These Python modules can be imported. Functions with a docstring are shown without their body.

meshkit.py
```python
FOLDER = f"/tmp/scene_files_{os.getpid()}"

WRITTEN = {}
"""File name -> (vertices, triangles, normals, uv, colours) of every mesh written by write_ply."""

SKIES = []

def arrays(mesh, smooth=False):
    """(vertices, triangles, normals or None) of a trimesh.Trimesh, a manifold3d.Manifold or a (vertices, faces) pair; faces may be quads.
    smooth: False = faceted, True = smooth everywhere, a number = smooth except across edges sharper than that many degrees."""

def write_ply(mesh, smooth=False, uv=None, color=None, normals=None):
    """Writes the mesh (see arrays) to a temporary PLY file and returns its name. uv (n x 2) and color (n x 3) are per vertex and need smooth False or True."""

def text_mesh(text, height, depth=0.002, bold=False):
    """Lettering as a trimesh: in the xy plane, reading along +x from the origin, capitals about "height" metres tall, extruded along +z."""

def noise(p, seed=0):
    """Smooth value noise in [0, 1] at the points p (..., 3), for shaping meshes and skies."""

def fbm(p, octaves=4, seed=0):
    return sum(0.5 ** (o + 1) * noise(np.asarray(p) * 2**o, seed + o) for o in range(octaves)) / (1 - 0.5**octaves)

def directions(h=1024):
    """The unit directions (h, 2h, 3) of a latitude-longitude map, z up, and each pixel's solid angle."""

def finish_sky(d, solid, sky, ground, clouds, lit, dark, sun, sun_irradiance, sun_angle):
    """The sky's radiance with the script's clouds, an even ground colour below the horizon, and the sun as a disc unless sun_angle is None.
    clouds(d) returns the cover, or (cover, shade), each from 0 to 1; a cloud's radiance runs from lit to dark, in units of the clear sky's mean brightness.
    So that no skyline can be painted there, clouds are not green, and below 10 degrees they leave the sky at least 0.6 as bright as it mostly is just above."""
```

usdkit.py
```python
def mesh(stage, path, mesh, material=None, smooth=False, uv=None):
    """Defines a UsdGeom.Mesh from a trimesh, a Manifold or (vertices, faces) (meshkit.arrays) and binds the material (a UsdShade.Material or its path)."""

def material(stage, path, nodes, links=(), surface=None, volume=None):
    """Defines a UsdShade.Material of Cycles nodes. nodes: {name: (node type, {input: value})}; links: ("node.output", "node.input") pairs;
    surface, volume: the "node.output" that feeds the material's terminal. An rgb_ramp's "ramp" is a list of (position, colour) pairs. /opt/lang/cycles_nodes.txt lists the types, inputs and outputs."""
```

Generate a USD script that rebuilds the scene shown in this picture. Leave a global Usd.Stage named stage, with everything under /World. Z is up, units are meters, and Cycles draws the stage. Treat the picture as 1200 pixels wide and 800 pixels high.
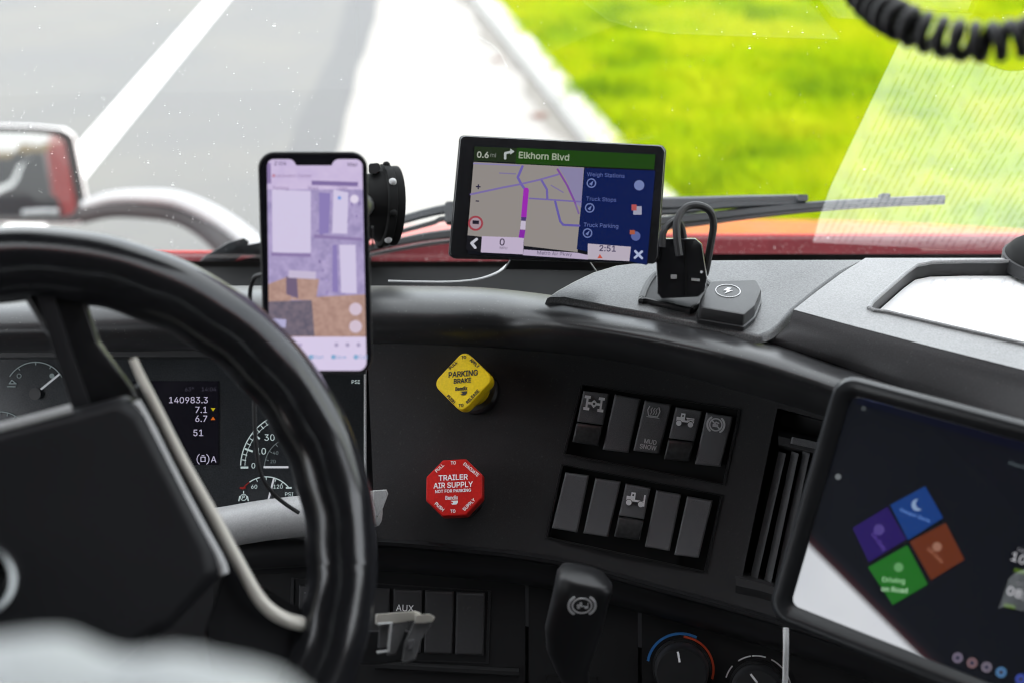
import math, random
import numpy as np, trimesh, usdkit, meshkit
import shapely
from shapely.geometry import Polygon, LineString, Point, box as sbox, MultiPolygon
from shapely import affinity
from shapely.ops import unary_union
from pxr import Usd, UsdGeom, UsdLux, UsdShade, Gf, Sdf, Vt

stage = Usd.Stage.CreateInMemory()
UsdGeom.SetStageUpAxis(stage, 'Z')
UsdGeom.SetStageMetersPerUnit(stage, 1.0)
UsdGeom.Xform.Define(stage, '/World')
UsdGeom.Scope.Define(stage, '/World/Looks')

# ------------------------------------------------------------------ camera, sky, sun, exposure
CAM = np.array([0.0, 0.0, 2.5]); PITCH = math.radians(27.0); FPX = 1333.0
EXPOSURE = 2.0
SUN_AZ, SUN_EL = math.radians(148), math.radians(38)
SUN_INT, SKY = 0.62, 0.10
FSTOP, FOCUS = 3.6, 0.965
cam = UsdGeom.Camera.Define(stage, '/World/camera')
cam.CreateHorizontalApertureAttr(36.0); cam.CreateVerticalApertureAttr(24.0)
cam.CreateFocalLengthAttr(40.0); cam.CreateFStopAttr(FSTOP); cam.CreateFocusDistanceAttr(FOCUS)
cam.CreateClippingRangeAttr(Gf.Vec2f(0.02, 5000)); cam.CreateExposureAttr(EXPOSURE)
cam.AddTranslateOp().Set(Gf.Vec3d(*CAM)); cam.AddRotateXOp().Set(90 - math.degrees(PITCH))

M = usdkit.material
sky_mat = M(stage, '/World/Looks/sky_look', {
    'sky': ('sky_texture', {'sky_type': 'single_scattering', 'sun_disc': False, 'sun_elevation': SUN_EL, 'sun_rotation': SUN_AZ}),
    'tc': ('texture_coordinate', {}),
    'n': ('noise_texture', {'scale': 2.2, 'detail': 5.0, 'roughness': 0.6}),
    'r': ('map_range', {'from_min': 0.35, 'from_max': 0.6, 'to_min': 0.55, 'to_max': 0.95, 'clamp': True}),
    'm': ('mix', {'color2': (10.4, 10.7, 11.1)}),
    'bg': ('background_shader', {'strength': SKY})},
    [('tc.generated', 'n.vector'), ('n.fac', 'r.value'), ('r.result', 'm.fac'), ('sky.color', 'm.color1'), ('m.color', 'bg.color')], surface='bg.background')
dome = UsdLux.DomeLight.Define(stage, '/World/sky')
dome.GetPrim().SetCustomDataByKey('kind', 'structure')
UsdShade.MaterialBindingAPI.Apply(dome.GetPrim()).Bind(sky_mat)
sun = UsdLux.DistantLight.Define(stage, '/World/sun')
sun.CreateIntensityAttr(SUN_INT); sun.CreateNormalizeAttr(True); sun.CreateAngleAttr(0.6); sun.CreateColorAttr(Gf.Vec3f(1, .95, .87))
sd = np.array([math.sin(SUN_AZ) * math.cos(SUN_EL), math.cos(SUN_AZ) * math.cos(SUN_EL), math.sin(SUN_EL)])
sun.AddRotateZOp().Set(-math.degrees(SUN_AZ)); sun.AddRotateXOp().Set(-(90 - math.degrees(SUN_EL)) )

# ------------------------------------------------------------------ geometry of the view (where things stand)
FW = np.array([0, math.cos(PITCH), -math.sin(PITCH)]); UP = np.array([0, math.sin(PITCH), math.cos(PITCH)]); RT = np.array([1.0, 0, 0])
def ray(px, py): return FW + RT * (px - 600) / FPX + UP * (400 - py) / FPX
def at(px, py, D): return CAM + D * ray(px, py)
def on_z(px, py, z):
    r = ray(px, py); return CAM + r * ((z - CAM[2]) / r[2])
def on_plane(px, py, p0, n):
    r = ray(px, py); return CAM + r * (np.dot(p0 - CAM, n) / np.dot(r, n))
class Plane:
    def __init__(s, p0, n):
        s.p0 = np.array(p0, float); s.n = np.array(n, float) / np.linalg.norm(n)
        if np.dot(s.n, CAM - s.p0) < 0: s.n = -s.n
    def __call__(s, px, py, off=0.0): return on_plane(px, py, s.p0 + s.n * off, s.n)
def plane3(a, b, c): return Plane(a, np.cross(np.asarray(b) - a, np.asarray(c) - a))

# main dash surface: leans back 30 degrees, wraps towards the driver on the right
_xs = np.linspace(-2, 2, 801)
_phi = np.radians(27) * np.clip((_xs + 0.02) / 0.34, 0, 1) ** 1.2
_h = np.cumsum(np.tan(_phi)) * (_xs[1] - _xs[0])
T30 = math.tan(math.radians(30))
def S(px, py, off=0.0):
    r = ray(px, py); lo, hi = 0.2, 2.5
    f = lambda D: D * r[1] - (0.865 - np.interp(D * r[0], _xs, _h) + (D * r[2] + 0.47) * T30)
    for _ in range(40):
        m = (lo + hi) / 2
        if f(m) > 0: hi = m
        else: lo = m
    return CAM + r * (lo - off)

# ------------------------------------------------------------------ helpers: prims
_used = {}
def numbered(parent, name):
    k = (parent, name); n = _used.get(k, 0); _used[k] = n + 1
    return f'{parent}/{name}' if n == 0 else f'{parent}/{name}_{n:03d}'
BASE = {}
def setd(p, **kw):
    for k, v in kw.items():
        if v: p.SetCustomDataByKey(k, v)
def thing(name, label, cat, loc, group=None, kind=None):
    path = numbered('/World', name); x = UsdGeom.Xform.Define(stage, path)
    loc = np.array(loc, float); x.AddTranslateOp().Set(Gf.Vec3d(*loc)); BASE[path] = loc
    setd(x.GetPrim(), label=label, category=cat, group=group, kind=kind)
    return path
def base_of(path):
    while path and path not in BASE: path = path.rsplit('/', 1)[0]
    return BASE.get(path, np.zeros(3))
def arr(m):
    v, f, _ = meshkit.arrays(m); return v, f
def obj(name, mesh, mat, parent='/World', smooth=35, label=None, cat=None, group=None, kind=None):
    path = numbered(parent, name); v, f = arr(mesh); v = v - base_of(parent)
    tm = trimesh.Trimesh(v, f, process=False)
    p = usdkit.mesh(stage, path, tm, mat, smooth=smooth)
    setd(p.GetPrim(), label=label, category=cat, group=group, kind=kind)
    return path
def cat_(ms): return trimesh.util.concatenate([m if isinstance(m, trimesh.Trimesh) else trimesh.Trimesh(*arr(m), process=False) for m in ms])

# ------------------------------------------------------------------ helpers: meshes
def loft(rings, close=True, cap0=True, cap1=True):
    rings = [np.asarray(r, float) for r in rings]; n = len(rings[0]); v = np.vstack(rings); f = []
    m = n if close else n - 1
    for i in range(len(rings) - 1):
        for j in range(m):
            a, b = i * n + j, i * n + (j + 1) % n; c, d = a + n, b + n
            f += [[a, b, d], [a, d, c]]
    if close and cap0:
        k = len(v); v = np.vstack([v, rings[0].mean(0)]); f += [[k, (j + 1) % n, j] for j in range(n)]
    if close and cap1:
        k = len(v); o = (len(rings) - 1) * n; v = np.vstack([v, rings[-1].mean(0)]); f += [[k, o + j, o + (j + 1) % n] for j in range(n)]
    return trimesh.Trimesh(v, f, process=False)
def rrect(w, h, r, n=5):
    r = max(min(r, w / 2 - 1e-6, h / 2 - 1e-6), 1e-5); pts = []
    for cx, cy, a0 in ((w/2 - r, h/2 - r, 0), (-w/2 + r, h/2 - r, 90), (-w/2 + r, -h/2 + r, 180), (w/2 - r, -h/2 + r, 270)):
        for k in range(n + 1):
            a = math.radians(a0 + 90 * k / n); pts.append((cx + r * math.cos(a), cy + r * math.sin(a)))
    return np.array(pts)
def slab_rings(poly, depth, bevel, steps=3, flare=0.0):
    """convex outline (n x 2) as a chamfered slab from z=-depth to z=0"""
    c = poly.mean(0); R = np.linalg.norm(poly - c, axis=1).mean()
    sc = lambda k: c + (poly - c) * (1 - k / R)
    out = [np.c_[sc(-flare), np.full(len(poly), -depth)], np.c_[sc(-flare * .05), np.full(len(poly), -bevel)]]
    for s in range(1, steps + 1):
        a = math.pi / 2 * s / steps
        out.append(np.c_[sc(bevel * (1 - math.cos(a))), np.full(len(poly), -bevel + bevel * math.sin(a))])
    return out
class Frame:
    def __init__(s, o, ex, ey):
        s.o = np.array(o, float); s.ex = np.array(ex, float) / np.linalg.norm(ex)
        ey = np.array(ey, float); ey = ey - s.ex * ey.dot(s.ex); s.ey = ey / np.linalg.norm(ey); s.n = np.cross(s.ex, s.ey)
    def pts(s, p):
        p = np.asarray(p, float)
        if p.shape[1] == 2: p = np.c_[p, np.zeros(len(p))]
        return s.o + p[:, :1] * s.ex + p[:, 1:2] * s.ey + p[:, 2:3] * s.n
    def put(s, m):
        v, f = arr(m); return trimesh.Trimesh(s.pts(v), f, process=False)
    def up(s, d): return Frame(s.o + s.n * d, s.ex, s.ey)
    def rot(s, deg):
        a = math.radians(deg); return Frame(s.o, s.ex * math.cos(a) + s.ey * math.sin(a), -s.ex * math.sin(a) + s.ey * math.cos(a))
def surf_frame(fn, px, py, off=0.0):
    o = fn(px, py, off); ex = fn(px + 4, py, off) - fn(px - 4, py, off); ey = fn(px, py - 4, off) - fn(px, py + 4, off)
    ex = ex / np.linalg.norm(ex); return Frame(o, ex, ey)
def slab(fr, poly, depth, bevel, steps=3, flare=0.0):
    return loft([fr.pts(r) for r in slab_rings(np.asarray(poly), depth, bevel, steps, flare)])
def smooth_path(pts, n=8, closed=False):
    p = np.asarray(pts, float); N = len(p); out = []
    for i in range(N if closed else N - 1):
        g = lambda k: p[k % N] if closed else p[min(max(k, 0), N - 1)]
        a, b, c, d = g(i - 1), g(i), g(i + 1), g(i + 2)
        for t in np.linspace(0, 1, n, endpoint=False):
            out.append(.5 * (2*b + (c-a)*t + (2*a - 5*b + 4*c - d)*t*t + (3*b - a - 3*c + d)*t**3))
    if not closed: out.append(p[-1])
    return np.array(out)
def tube(pts, r, sides=10, closed=False, flat=None):
    p = np.asarray(pts, float); n = len(p); r = np.broadcast_to(r, (n,))
    t = np.roll(p, -1, 0) - np.roll(p, 1, 0) if closed else np.gradient(p, axis=0)
    t /= np.linalg.norm(t, axis=1, keepdims=True) + 1e-12
    ref = np.array([0.31, 0.22, 0.93]); a = np.cross(t[0], ref); a /= np.linalg.norm(a); rings = []
    for i in range(n):
        a = a - t[i] * a.dot(t[i]); a /= np.linalg.norm(a); b = np.cross(t[i], a)
        ang = np.linspace(0, 2 * np.pi, sides, endpoint=False)
        rings.append(p[i] + r[i] * (np.cos(ang)[:, None] * a + np.sin(ang)[:, None] * b))
    if closed: rings.append(rings[0])
    return loft(rings, True, not closed, not closed)
def revolve_at(fr, prof, n=32):
    """profile [(radius, height)] turned about the frame's normal"""
    rings = []
    ang = np.linspace(0, 2 * np.pi, n, endpoint=False)
    for r, z in prof: rings.append(fr.pts(np.c_[max(r, 1e-5) * np.cos(ang), max(r, 1e-5) * np.sin(ang), np.full(n, z)]))
    return loft(rings)
def geoms(g):
    return [x for x in getattr(g, 'geoms', [g]) if isinstance(x, Polygon) and x.area > 1e-12]
def extrude(shape, depth):
    return cat_([trimesh.creation.extrude_polygon(g, depth, engine='earcut') for g in geoms(shape)])
def decal(fr, shape, t=0.0003, bold=0.0):
    return fr.put(extrude(shape.buffer(bold) if bold else shape, t))
def text_at(fr, s, h, bold=False, t=0.0003, width=None, align='c'):
    m = meshkit.text_mesh(s, h, t, bold); b = m.bounds; w = b[1, 0] - b[0, 0]
    if width: m.apply_scale([width / w, 1, 1]); b = m.bounds; w = b[1, 0] - b[0, 0]
    x0 = {'c': -b[0, 0] - w / 2, 'l': -b[0, 0], 'r': -b[1, 0]}[align]
    m.apply_translation([x0, -h / 2, 0]); return fr.put(m)
def surf_poly(poly, fn, cell=24, off=0.0):
    """a region given as an outline laid on the surface fn, cut into cells so that it follows the curve"""
    poly = poly if poly.is_valid else poly.buffer(0); x0, y0, x1, y1 = poly.bounds; V, Fc = [], []
    idx = {}
    def vid(x, y):
        k = (round(x, 3), round(y, 3))
        if k not in idx: idx[k] = len(V); V.append(fn(x, y, off))
        return idx[k]
    for i in range(math.floor(x0 / cell), math.ceil(x1 / cell)):
        for j in range(math.floor(y0 / cell), math.ceil(y1 / cell)):
            for g in geoms(poly.intersection(sbox(i*cell, j*cell, (i+1)*cell, (j+1)*cell))):
                v, f = trimesh.creation.triangulate_polygon(g, engine='earcut')
                for t in f:
                    a, b, c = (vid(*v[k]) for k in t); Fc.append([a, c, b] if np.cross(v[t[1]] - v[t[0]], v[t[2]] - v[t[0]]) > 0 else [a, b, c])
    m = trimesh.Trimesh(np.array(V), np.array(Fc), process=False)
    return m
def curve(xs, ys):
    from scipy.interpolate import PchipInterpolator
    return PchipInterpolator(xs, ys, extrapolate=True)
def grid(rows):
    return loft(rows, close=False)
def rboxm(fr, w, h, d, r=.004, bev=.002):
    """box centred on the frame origin in x,y; front at +d/2"""
    return loft([fr.pts(np.c_[rrect(w - 2*b, h - 2*b, r), np.full(24, z)]) for b, z in ((bev, -d/2), (0, -d/2 + bev), (0, d/2 - bev), (bev*.3, d/2 - bev*.3), (bev, d/2))])

# ------------------------------------------------------------------ materials
def lin(c):
    c = np.asarray(c, float) / 255; return tuple(np.where(c <= .04045, c / 12.92, ((c + .055) / 1.055) ** 2.4))
def grain(name, base, rough, scale=900.0, bump=.25, spec=.5, vary=.25, coat=0.0, dist=0.0004, dust=0.0):
    base = np.array(base, float)
    nodes = {'g': ('geometry', {}), 'n': ('noise_texture', {'scale': scale, 'detail': 3.0}), 'n2': ('noise_texture', {'scale': 14.0, 'detail': 4.0}),
             'mr': ('map_range', {'from_min': .3, 'from_max': .7, 'to_min': 1 - vary, 'to_max': 1 + vary}), 'mx': ('mix', {'mix_type': 'multiply', 'fac': 1.0, 'color1': tuple(base)}),
             'rr': ('map_range', {'from_min': .3, 'from_max': .7, 'to_min': rough - .06, 'to_max': rough + .06}),
             'b': ('bump', {'strength': bump, 'distance': dist}),
             'p': ('principled_bsdf', {'specular_ior_level': spec, 'coat_weight': coat, 'coat_roughness': .05})}
    links = [('g.position', 'n.vector'), ('g.position', 'n2.vector'), ('n.fac', 'mr.value'), ('mr.result', 'mx.color2'), ('mx.color', 'p.base_color'),
             ('n2.fac', 'rr.value'), ('rr.result', 'p.roughness'), ('n.fac', 'b.height'), ('b.normal', 'p.normal')]
    if dust > 0:
        nodes.update({'dn': ('noise_texture', {'scale': 420.0, 'detail': 2.0}), 'dr': ('map_range', {'from_min': .66, 'from_max': .72, 'to_min': 0.0, 'to_max': dust, 'clamp': True}), 'dm': ('mix', {'color2': (.45, .43, .4)})})
        links = [l for l in links if l != ('mx.color', 'p.base_color')] + [('g.position', 'dn.vector'), ('dn.fac', 'dr.value'), ('dr.result', 'dm.fac'), ('mx.color', 'dm.color1'), ('dm.color', 'p.base_color')]
    return M(stage, '/World/Looks/' + name, nodes, links, surface='p.BSDF')
def plain(name, base, rough=.5, metal=0.0, spec=.5, coat=0.0):
    return M(stage, '/World/Looks/' + name, {'p': ('principled_bsdf', {'base_color': tuple(base), 'roughness': rough, 'metallic': metal, 'specular_ior_level': spec, 'coat_weight': coat})}, surface='p.BSDF')
_em = {}
def emit(rgb, k=1.0):
    """lit screen pixels of one colour, under a glossy glass front"""
    key = (tuple(rgb), k)
    if key not in _em:
        e = lin(rgb); s = k / 2 ** EXPOSURE
        _em[key] = M(stage, f'/World/Looks/screen_{len(_em):03d}', {'p': ('principled_bsdf', {'base_color': (.004, .004, .005), 'roughness': .12, 'specular_ior_level': .25, 'emission_color': e, 'emission_strength': s})}, surface='p.BSDF')
    return _em[key]

PAD = grain('dash_pad_plastic', (.019, .019, .020), .35, 1100, .10, dust=.12)
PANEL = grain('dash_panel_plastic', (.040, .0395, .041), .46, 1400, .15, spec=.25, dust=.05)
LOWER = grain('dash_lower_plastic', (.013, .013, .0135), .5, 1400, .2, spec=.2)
CHARGE = grain('speckled_plastic', (.085, .086, .087), .38, 800, .22, vary=.5, dist=.0005)
BLACK = grain('black_plastic', (.010, .010, .011), .45, 1500, .15)
MATT = plain('matt_black', (.006, .006, .006), .8, spec=.2)
GLOSSB = plain('gloss_black', (.008, .008, .009), .12, coat=.5)
ROCK = grain('rocker_plastic', (.125, .125, .13), .45, 1600, .15)
LENS = grain('rocker_lens', (.042, .042, .043), .28, 300, .25)
LEATHER = grain('black_leather', (.007, .007, .008), .19, 650, .14, coat=.12, spec=.5, dist=.0003)
HUBM = grain('hub_plastic', (.011, .011, .0125), .45, 1500, .15, spec=.2)
SATIN = plain('satin_champagne', (.58, .55, .49), .4, .2)
SILVER = grain('satin_silver', (.42, .42, .42), .42, 1500, .1)
CHROME = plain('chrome', (.82, .83, .85), .12, 1.0)
WHITE = plain('white_print', (.86, .86, .87), .6)
GREYP = plain('grey_print', (.60, .60, .61), .6)
BLACKP = plain('black_print', (.012, .012, .010), .6)
YELLOW = grain('yellow_plastic', (.80, .56, .010), .36, 500, .08, vary=.08, spec=.25)
REDK = grain('red_plastic', (.56, .016, .013), .36, 500, .08, vary=.1, spec=.25)
RUBBER = grain('black_rubber', (.014, .014, .015), .55, 900, .3)
WIPER = grain('wiper_plastic', (.014, .016, .018), .5, 600, .3, dust=.08)
CLOTH = grain('grey_cloth', (.42, .43, .435), .9, 1200, .6, spec=.1)
HEADL = grain('headliner', (.06, .058, .055), .9, 700, .4, spec=.1)
DARKTRIM = grain('cab_trim', (.045, .045, .048), .7, 700, .3)
TEAL = plain('cable_grey', (.5, .5, .5), .5)
WCAB = plain('cable_white', (.7, .7, .7), .45)
BLUEP = plain('blue_print', (.03, .16, .42), .5); ORANGEP = plain('orange_print', (.5, .06, .02), .5)
PAPER = grain('paper', (.84, .84, .83), .75, 200, .05, spec=.2, vary=.02)
INK2 = plain('faint_ink', (.48, .48, .50), .8)
INK = plain('ink', (.72, .72, .73), .8)

# ------------------------------------------------------------------ ground
def gpt(px, py, z=0.0): return on_z(px, py, z)
def line_g(p, q, ylo, yhi, z):
    a, b = gpt(*p), gpt(*q); d = (b - a) / (b[1] - a[1])
    return [np.array([*(a + d * (y - a[1]))[:2], z]) for y in (ylo, yhi)]
def noisemat(name, c1, c2, scale, rough=.9, bump=.4, dist=.01, scale2=None, c3=None, spec=.3):
    nodes = {'g': ('geometry', {}), 'n': ('noise_texture', {'scale': scale, 'detail': 6.0, 'roughness': .65}), 'n2': ('noise_texture', {'scale': scale2 or scale / 25, 'detail': 4.0}),
             'r': ('rgb_ramp', {'ramp': [(.3, c1), (.7, c2)]}), 'r2': ('map_range', {'from_min': .42, 'from_max': .62, 'to_min': 0.0, 'to_max': 1.0, 'clamp': True}), 'm': ('mix', {'color2': c3 or c1}),
             'b': ('bump', {'strength': bump, 'distance': dist}), 'p': ('principled_bsdf', {'roughness': rough, 'specular_ior_level': spec})}
    return M(stage, '/World/Looks/' + name, nodes, [('g.position', 'n.vector'), ('g.position', 'n2.vector'), ('n.fac', 'r.fac'), ('n2.fac', 'r2.value'), ('r2.result', 'm.fac'), ('r.color', 'm.color1'),
             ('m.color', 'p.base_color'), ('n.fac', 'b.height'), ('b.normal', 'p.normal')], surface='p.BSDF')
ASPH = noisemat('asphalt', (.085, .086, .088), (.15, .15, .15), 60, .85, .5, .006, .5, (.13, .128, .122))
CONC = noisemat('concrete', (.19, .185, .175), (.27, .262, .25), 30, .85, .3, .004, .9, (.225, .215, .205))
KERB = noisemat('kerb_concrete', (.28, .275, .26), (.40, .39, .37), 25, .85, .3, .004, 1.2, (.33, .32, .30))
LINE = noisemat('road_paint', (.66, .66, .64), (.82, .82, .80), 35, .7, .2, .002)
SOIL = noisemat('lawn_soil', (.15, .21, .006), (.21, .27, .008), 9, .95, .5, .02, 2.5, (.14, .19, .007))
FIELD = noisemat('dry_field', (.20, .15, .08), (.30, .22, .12), 3, .95, .3, .02)
def flat(pts, z, name, mat, label=None, kind='structure'):
    p = np.array([[*q[:2], z] for q in pts]); c = len(p)
    poly = Polygon(p[:, :2]); v, f = trimesh.creation.triangulate_polygon(poly, engine='earcut')
    return obj(name, trimesh.Trimesh(np.c_[v, np.full(len(v), z)], f, process=False), mat, smooth=False, label=label, kind=kind, cat=None)
flat([(-900, -900), (900, -900), (900, 900), (-900, 900)], -.02, 'ground', FIELD)
YB, YF = -160.0, 46.0
gut = line_g((445, 0), (400, 157), YB, YF, 0); kin = line_g((552, 0), (672, 155), YB, YF, 0); kout = line_g((590, 0), (728, 165), YB, YF, .13)
# keep the kerb's foot and top at a constant width further off
g0, g1 = gpt(445, 0), gpt(400, 157); k0, k1 = gpt(552, 2), gpt(676, 160); o0, o1 = on_z(590, 0, .13), on_z(728, 165, .13)
kd = (k1 - k0) / (k1[1] - k0[1]); kx = lambda y: k0[0] + kd[0] * (y - k0[1])
W_K = float(np.mean([o0[0] - kx(o0[1]), o1[0] - kx(o1[1])]))
gx = lambda y: g0[0] + (g1[0] - g0[0]) / (g1[1] - g0[1]) * (y - g0[1])
ysr = np.linspace(-14, 40, 28)
gxc = lambda y: gx(min(max(y, 4.0), 18.0)) + .012 * math.sin(1.7 * y) + .008 * math.sin(4.1 * y)
kxc = lambda y: kx(y) if y < 22 else kx(22) + (y - 22) * kd[0] * .5
YS = np.r_[np.linspace(-60, 2, 20), np.linspace(2.4, 24, 110), np.linspace(26, 60, 12)]
flat([(-60, -300)] + [(gxc(y) + .05, y) for y in YS] + [(-60, 300)], 0.0, 'road', ASPH)
ASPH2 = noisemat('darkened_asphalt', (.030, .030, .032), (.055, .055, .057), 50, .9, .5, .006, .4, (.042, .042, .042))  # asphalt colour darkened to paint shade on the road the mirror shows
flat([(-14, -120), (gxc(-1) - .02, -120), (gxc(-1) - .02, -1.2), (-14, -1.2)], .002, 'road_patch', ASPH2, label='road behind the truck with shade painted into its colour')
def strip(name, xa, xb, ys, za, zb, mat, **kw):
    r = [np.array([[xa(y), y, za] for y in ys]), np.array([[xb(y), y, zb] for y in ys])]
    return obj(name, grid([r[1], r[0]]), mat, smooth=30, **kw)
strip('gutter_pavement', lambda y: gxc(y), lambda y: kxc(y) + .02, YS, .004, .004, CONC, kind='structure')
GUTTER_DARK = noisemat('gutter_grime', (.10, .095, .088), (.20, .19, .18), 7, .9, .3, .004, 1.1, (.15, .142, .13))  # darker noisy band along the kerb foot
strip('gutter_grime', lambda y: kxc(y) - .13 - .05 * math.sin(2.3 * y) - .03 * math.sin(6.1 * y), lambda y: kxc(y) + .015, YS, .008, .008, GUTTER_DARK, kind='structure')
# kerb: blocks cast 3 m long with joints between
kb = thing('kerb', 'pale concrete kerb running along the edge of the bright green grass', 'kerb', (kxc(8), 8, 0))
y = -12.0
while y < 40:
    y1 = y + 3.0; ys = np.linspace(y + .004, y1 - .004, 7)
    prof = [(0.0, -.02), (.012, .10), (.03, .125), (.06, .13), (W_K - .02, .13), (W_K, .115), (W_K + .005, -.02)]
    obj('kerb_stone', grid([np.array([[kxc(t) + a, t, b] for t in ys]) for a, b in prof][::-1]), KERB, kb)
    y = y1
lawn_pts = [(kxc(t) + W_K - .01, t) for t in YS] + [(80, 60), (80, -60)]
flat(lawn_pts, .085, 'lawn_soil', SOIL)
SHO = noisemat('shoulder_asphalt', (.072, .074, .078), (.132, .132, .134), 60, .85, .5, .006, .7, (.10, .10, .104))
strip('road_shoulder', lambda y: gxc(y) - .34 + .03 * math.sin(1.3 * y), lambda y: gxc(y) + .01, YS[(YS > -1)], .002, .002, SHO, kind='structure')
# white edge line
w0, w1 = gpt(256, 0), gpt(114.5, 167); wd = (w1 - w0) / (w1[1] - w0[1]); wx = lambda t: w0[0] + wd[0] * (t - w0[1])
wxc = lambda t: wx(3.0) if t < 3.0 else wx(t) if t < 24 else wx(24) + (t - 24) * wd[0] * .4
WL = .235
strip('road_line', lambda t: wxc(t) - WL / 2, lambda t: wxc(t) + WL / 2, np.linspace(-70, 70, 90), .004, .004, LINE, kind='structure', label='solid white line painted along the grey road')

# grass blades
rng = np.random.default_rng(7)
def blademat(name, c):
    return M(stage, '/World/Looks/' + name, {'d': ('diffuse_bsdf', {'color': c}), 't': ('translucent_bsdf', {'color': tuple(np.array(c) * 1.15)}), 'oi': ('object_info', {}), 'm': ('mix_closure', {'fac': .38})}, [('d.BSDF', 'm.closure1'), ('t.BSDF', 'm.closure2')], surface='m.closure')
BL = [blademat('grass_bright', (.25, .33, .004)), blademat('grass_mid', (.19, .29, .005)), blademat('grass_yellow', (.32, .36, .008)), blademat('grass_dark', (.11, .19, .006))]
pi = UsdGeom.PointInstancer.Define(stage, '/World/grass'); setd(pi.GetPrim(), kind='stuff', label='bright green mown grass beyond the kerb', category='grass')
protos = []
for k in range(4):
    V, Fc = [], []
    for b in range(46):
        a, rr = rng.uniform(0, 6.28), rng.uniform(0, .16); bx, by = rr * math.cos(a), rr * math.sin(a); h = rng.uniform(.05, .11); ld = rng.uniform(0, 6.28); le = rng.uniform(.01, .06); w = rng.uniform(.003, .0055); pa = rng.uniform(0, 6.28)
        dx, dy = w * math.cos(pa), w * math.sin(pa); n = len(V)
        V += [(bx - dx, by - dy, 0), (bx + dx, by + dy, 0), (bx + le * .4 * math.cos(ld) + dx * .8, by + le * .4 * math.sin(ld) + dy * .8, h * .6), (bx + le * .4 * math.cos(ld) - dx * .8, by + le * .4 * math.sin(ld) - dy * .8, h * .6), (bx + le * math.cos(ld), by + le * math.sin(ld), h)]
        Fc += [[n, n+1, n+2], [n, n+2, n+3], [n+3, n+2, n+4]]
    p = usdkit.mesh(stage, f'/World/grass/tuft_{k}', trimesh.Trimesh(V, Fc, process=False), BL[k]); protos.append(p.GetPath())
pi.CreatePrototypesRel().SetTargets(protos)
pos, idx, ori, scl = [], [], [], []
N = 26000
ty = 4 + 26 * rng.random(N) ** 1.3; tx = np.array([kxc(t) for t in ty]) + W_K + .0 + rng.random(N) * (2 + ty * .75)
cl = meshkit.fbm(np.c_[tx * 2.0, ty * 2.0, np.zeros(N)], 4, 3); cl2 = meshkit.fbm(np.c_[tx * 6, ty * 6, np.zeros(N)], 3, 9)
for i in range(N):
    v = cl[i] * .6 + cl2[i] * .4 + rng.normal(0, .05)
    k = 3 if v < .37 else 1 if v < .46 else 0 if v < .56 else 2
    pos.append((tx[i], ty[i], .08)); idx.append(k); a = rng.uniform(0, math.pi); ori.append(Gf.Quath(math.cos(a), 0, 0, math.sin(a))); s = rng.uniform(.7, 1.3) * (.8 + .8 * cl2[i]); scl.append((s, s, s))
pi.CreatePositionsAttr(Vt.Vec3fArray([Gf.Vec3f(*map(float, p)) for p in pos])); pi.CreateProtoIndicesAttr(Vt.IntArray(idx)); pi.CreateOrientationsAttr(Vt.QuathArray(ori)); pi.CreateScalesAttr(Vt.Vec3fArray([Gf.Vec3f(*map(float, p)) for p in scl]))
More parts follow.
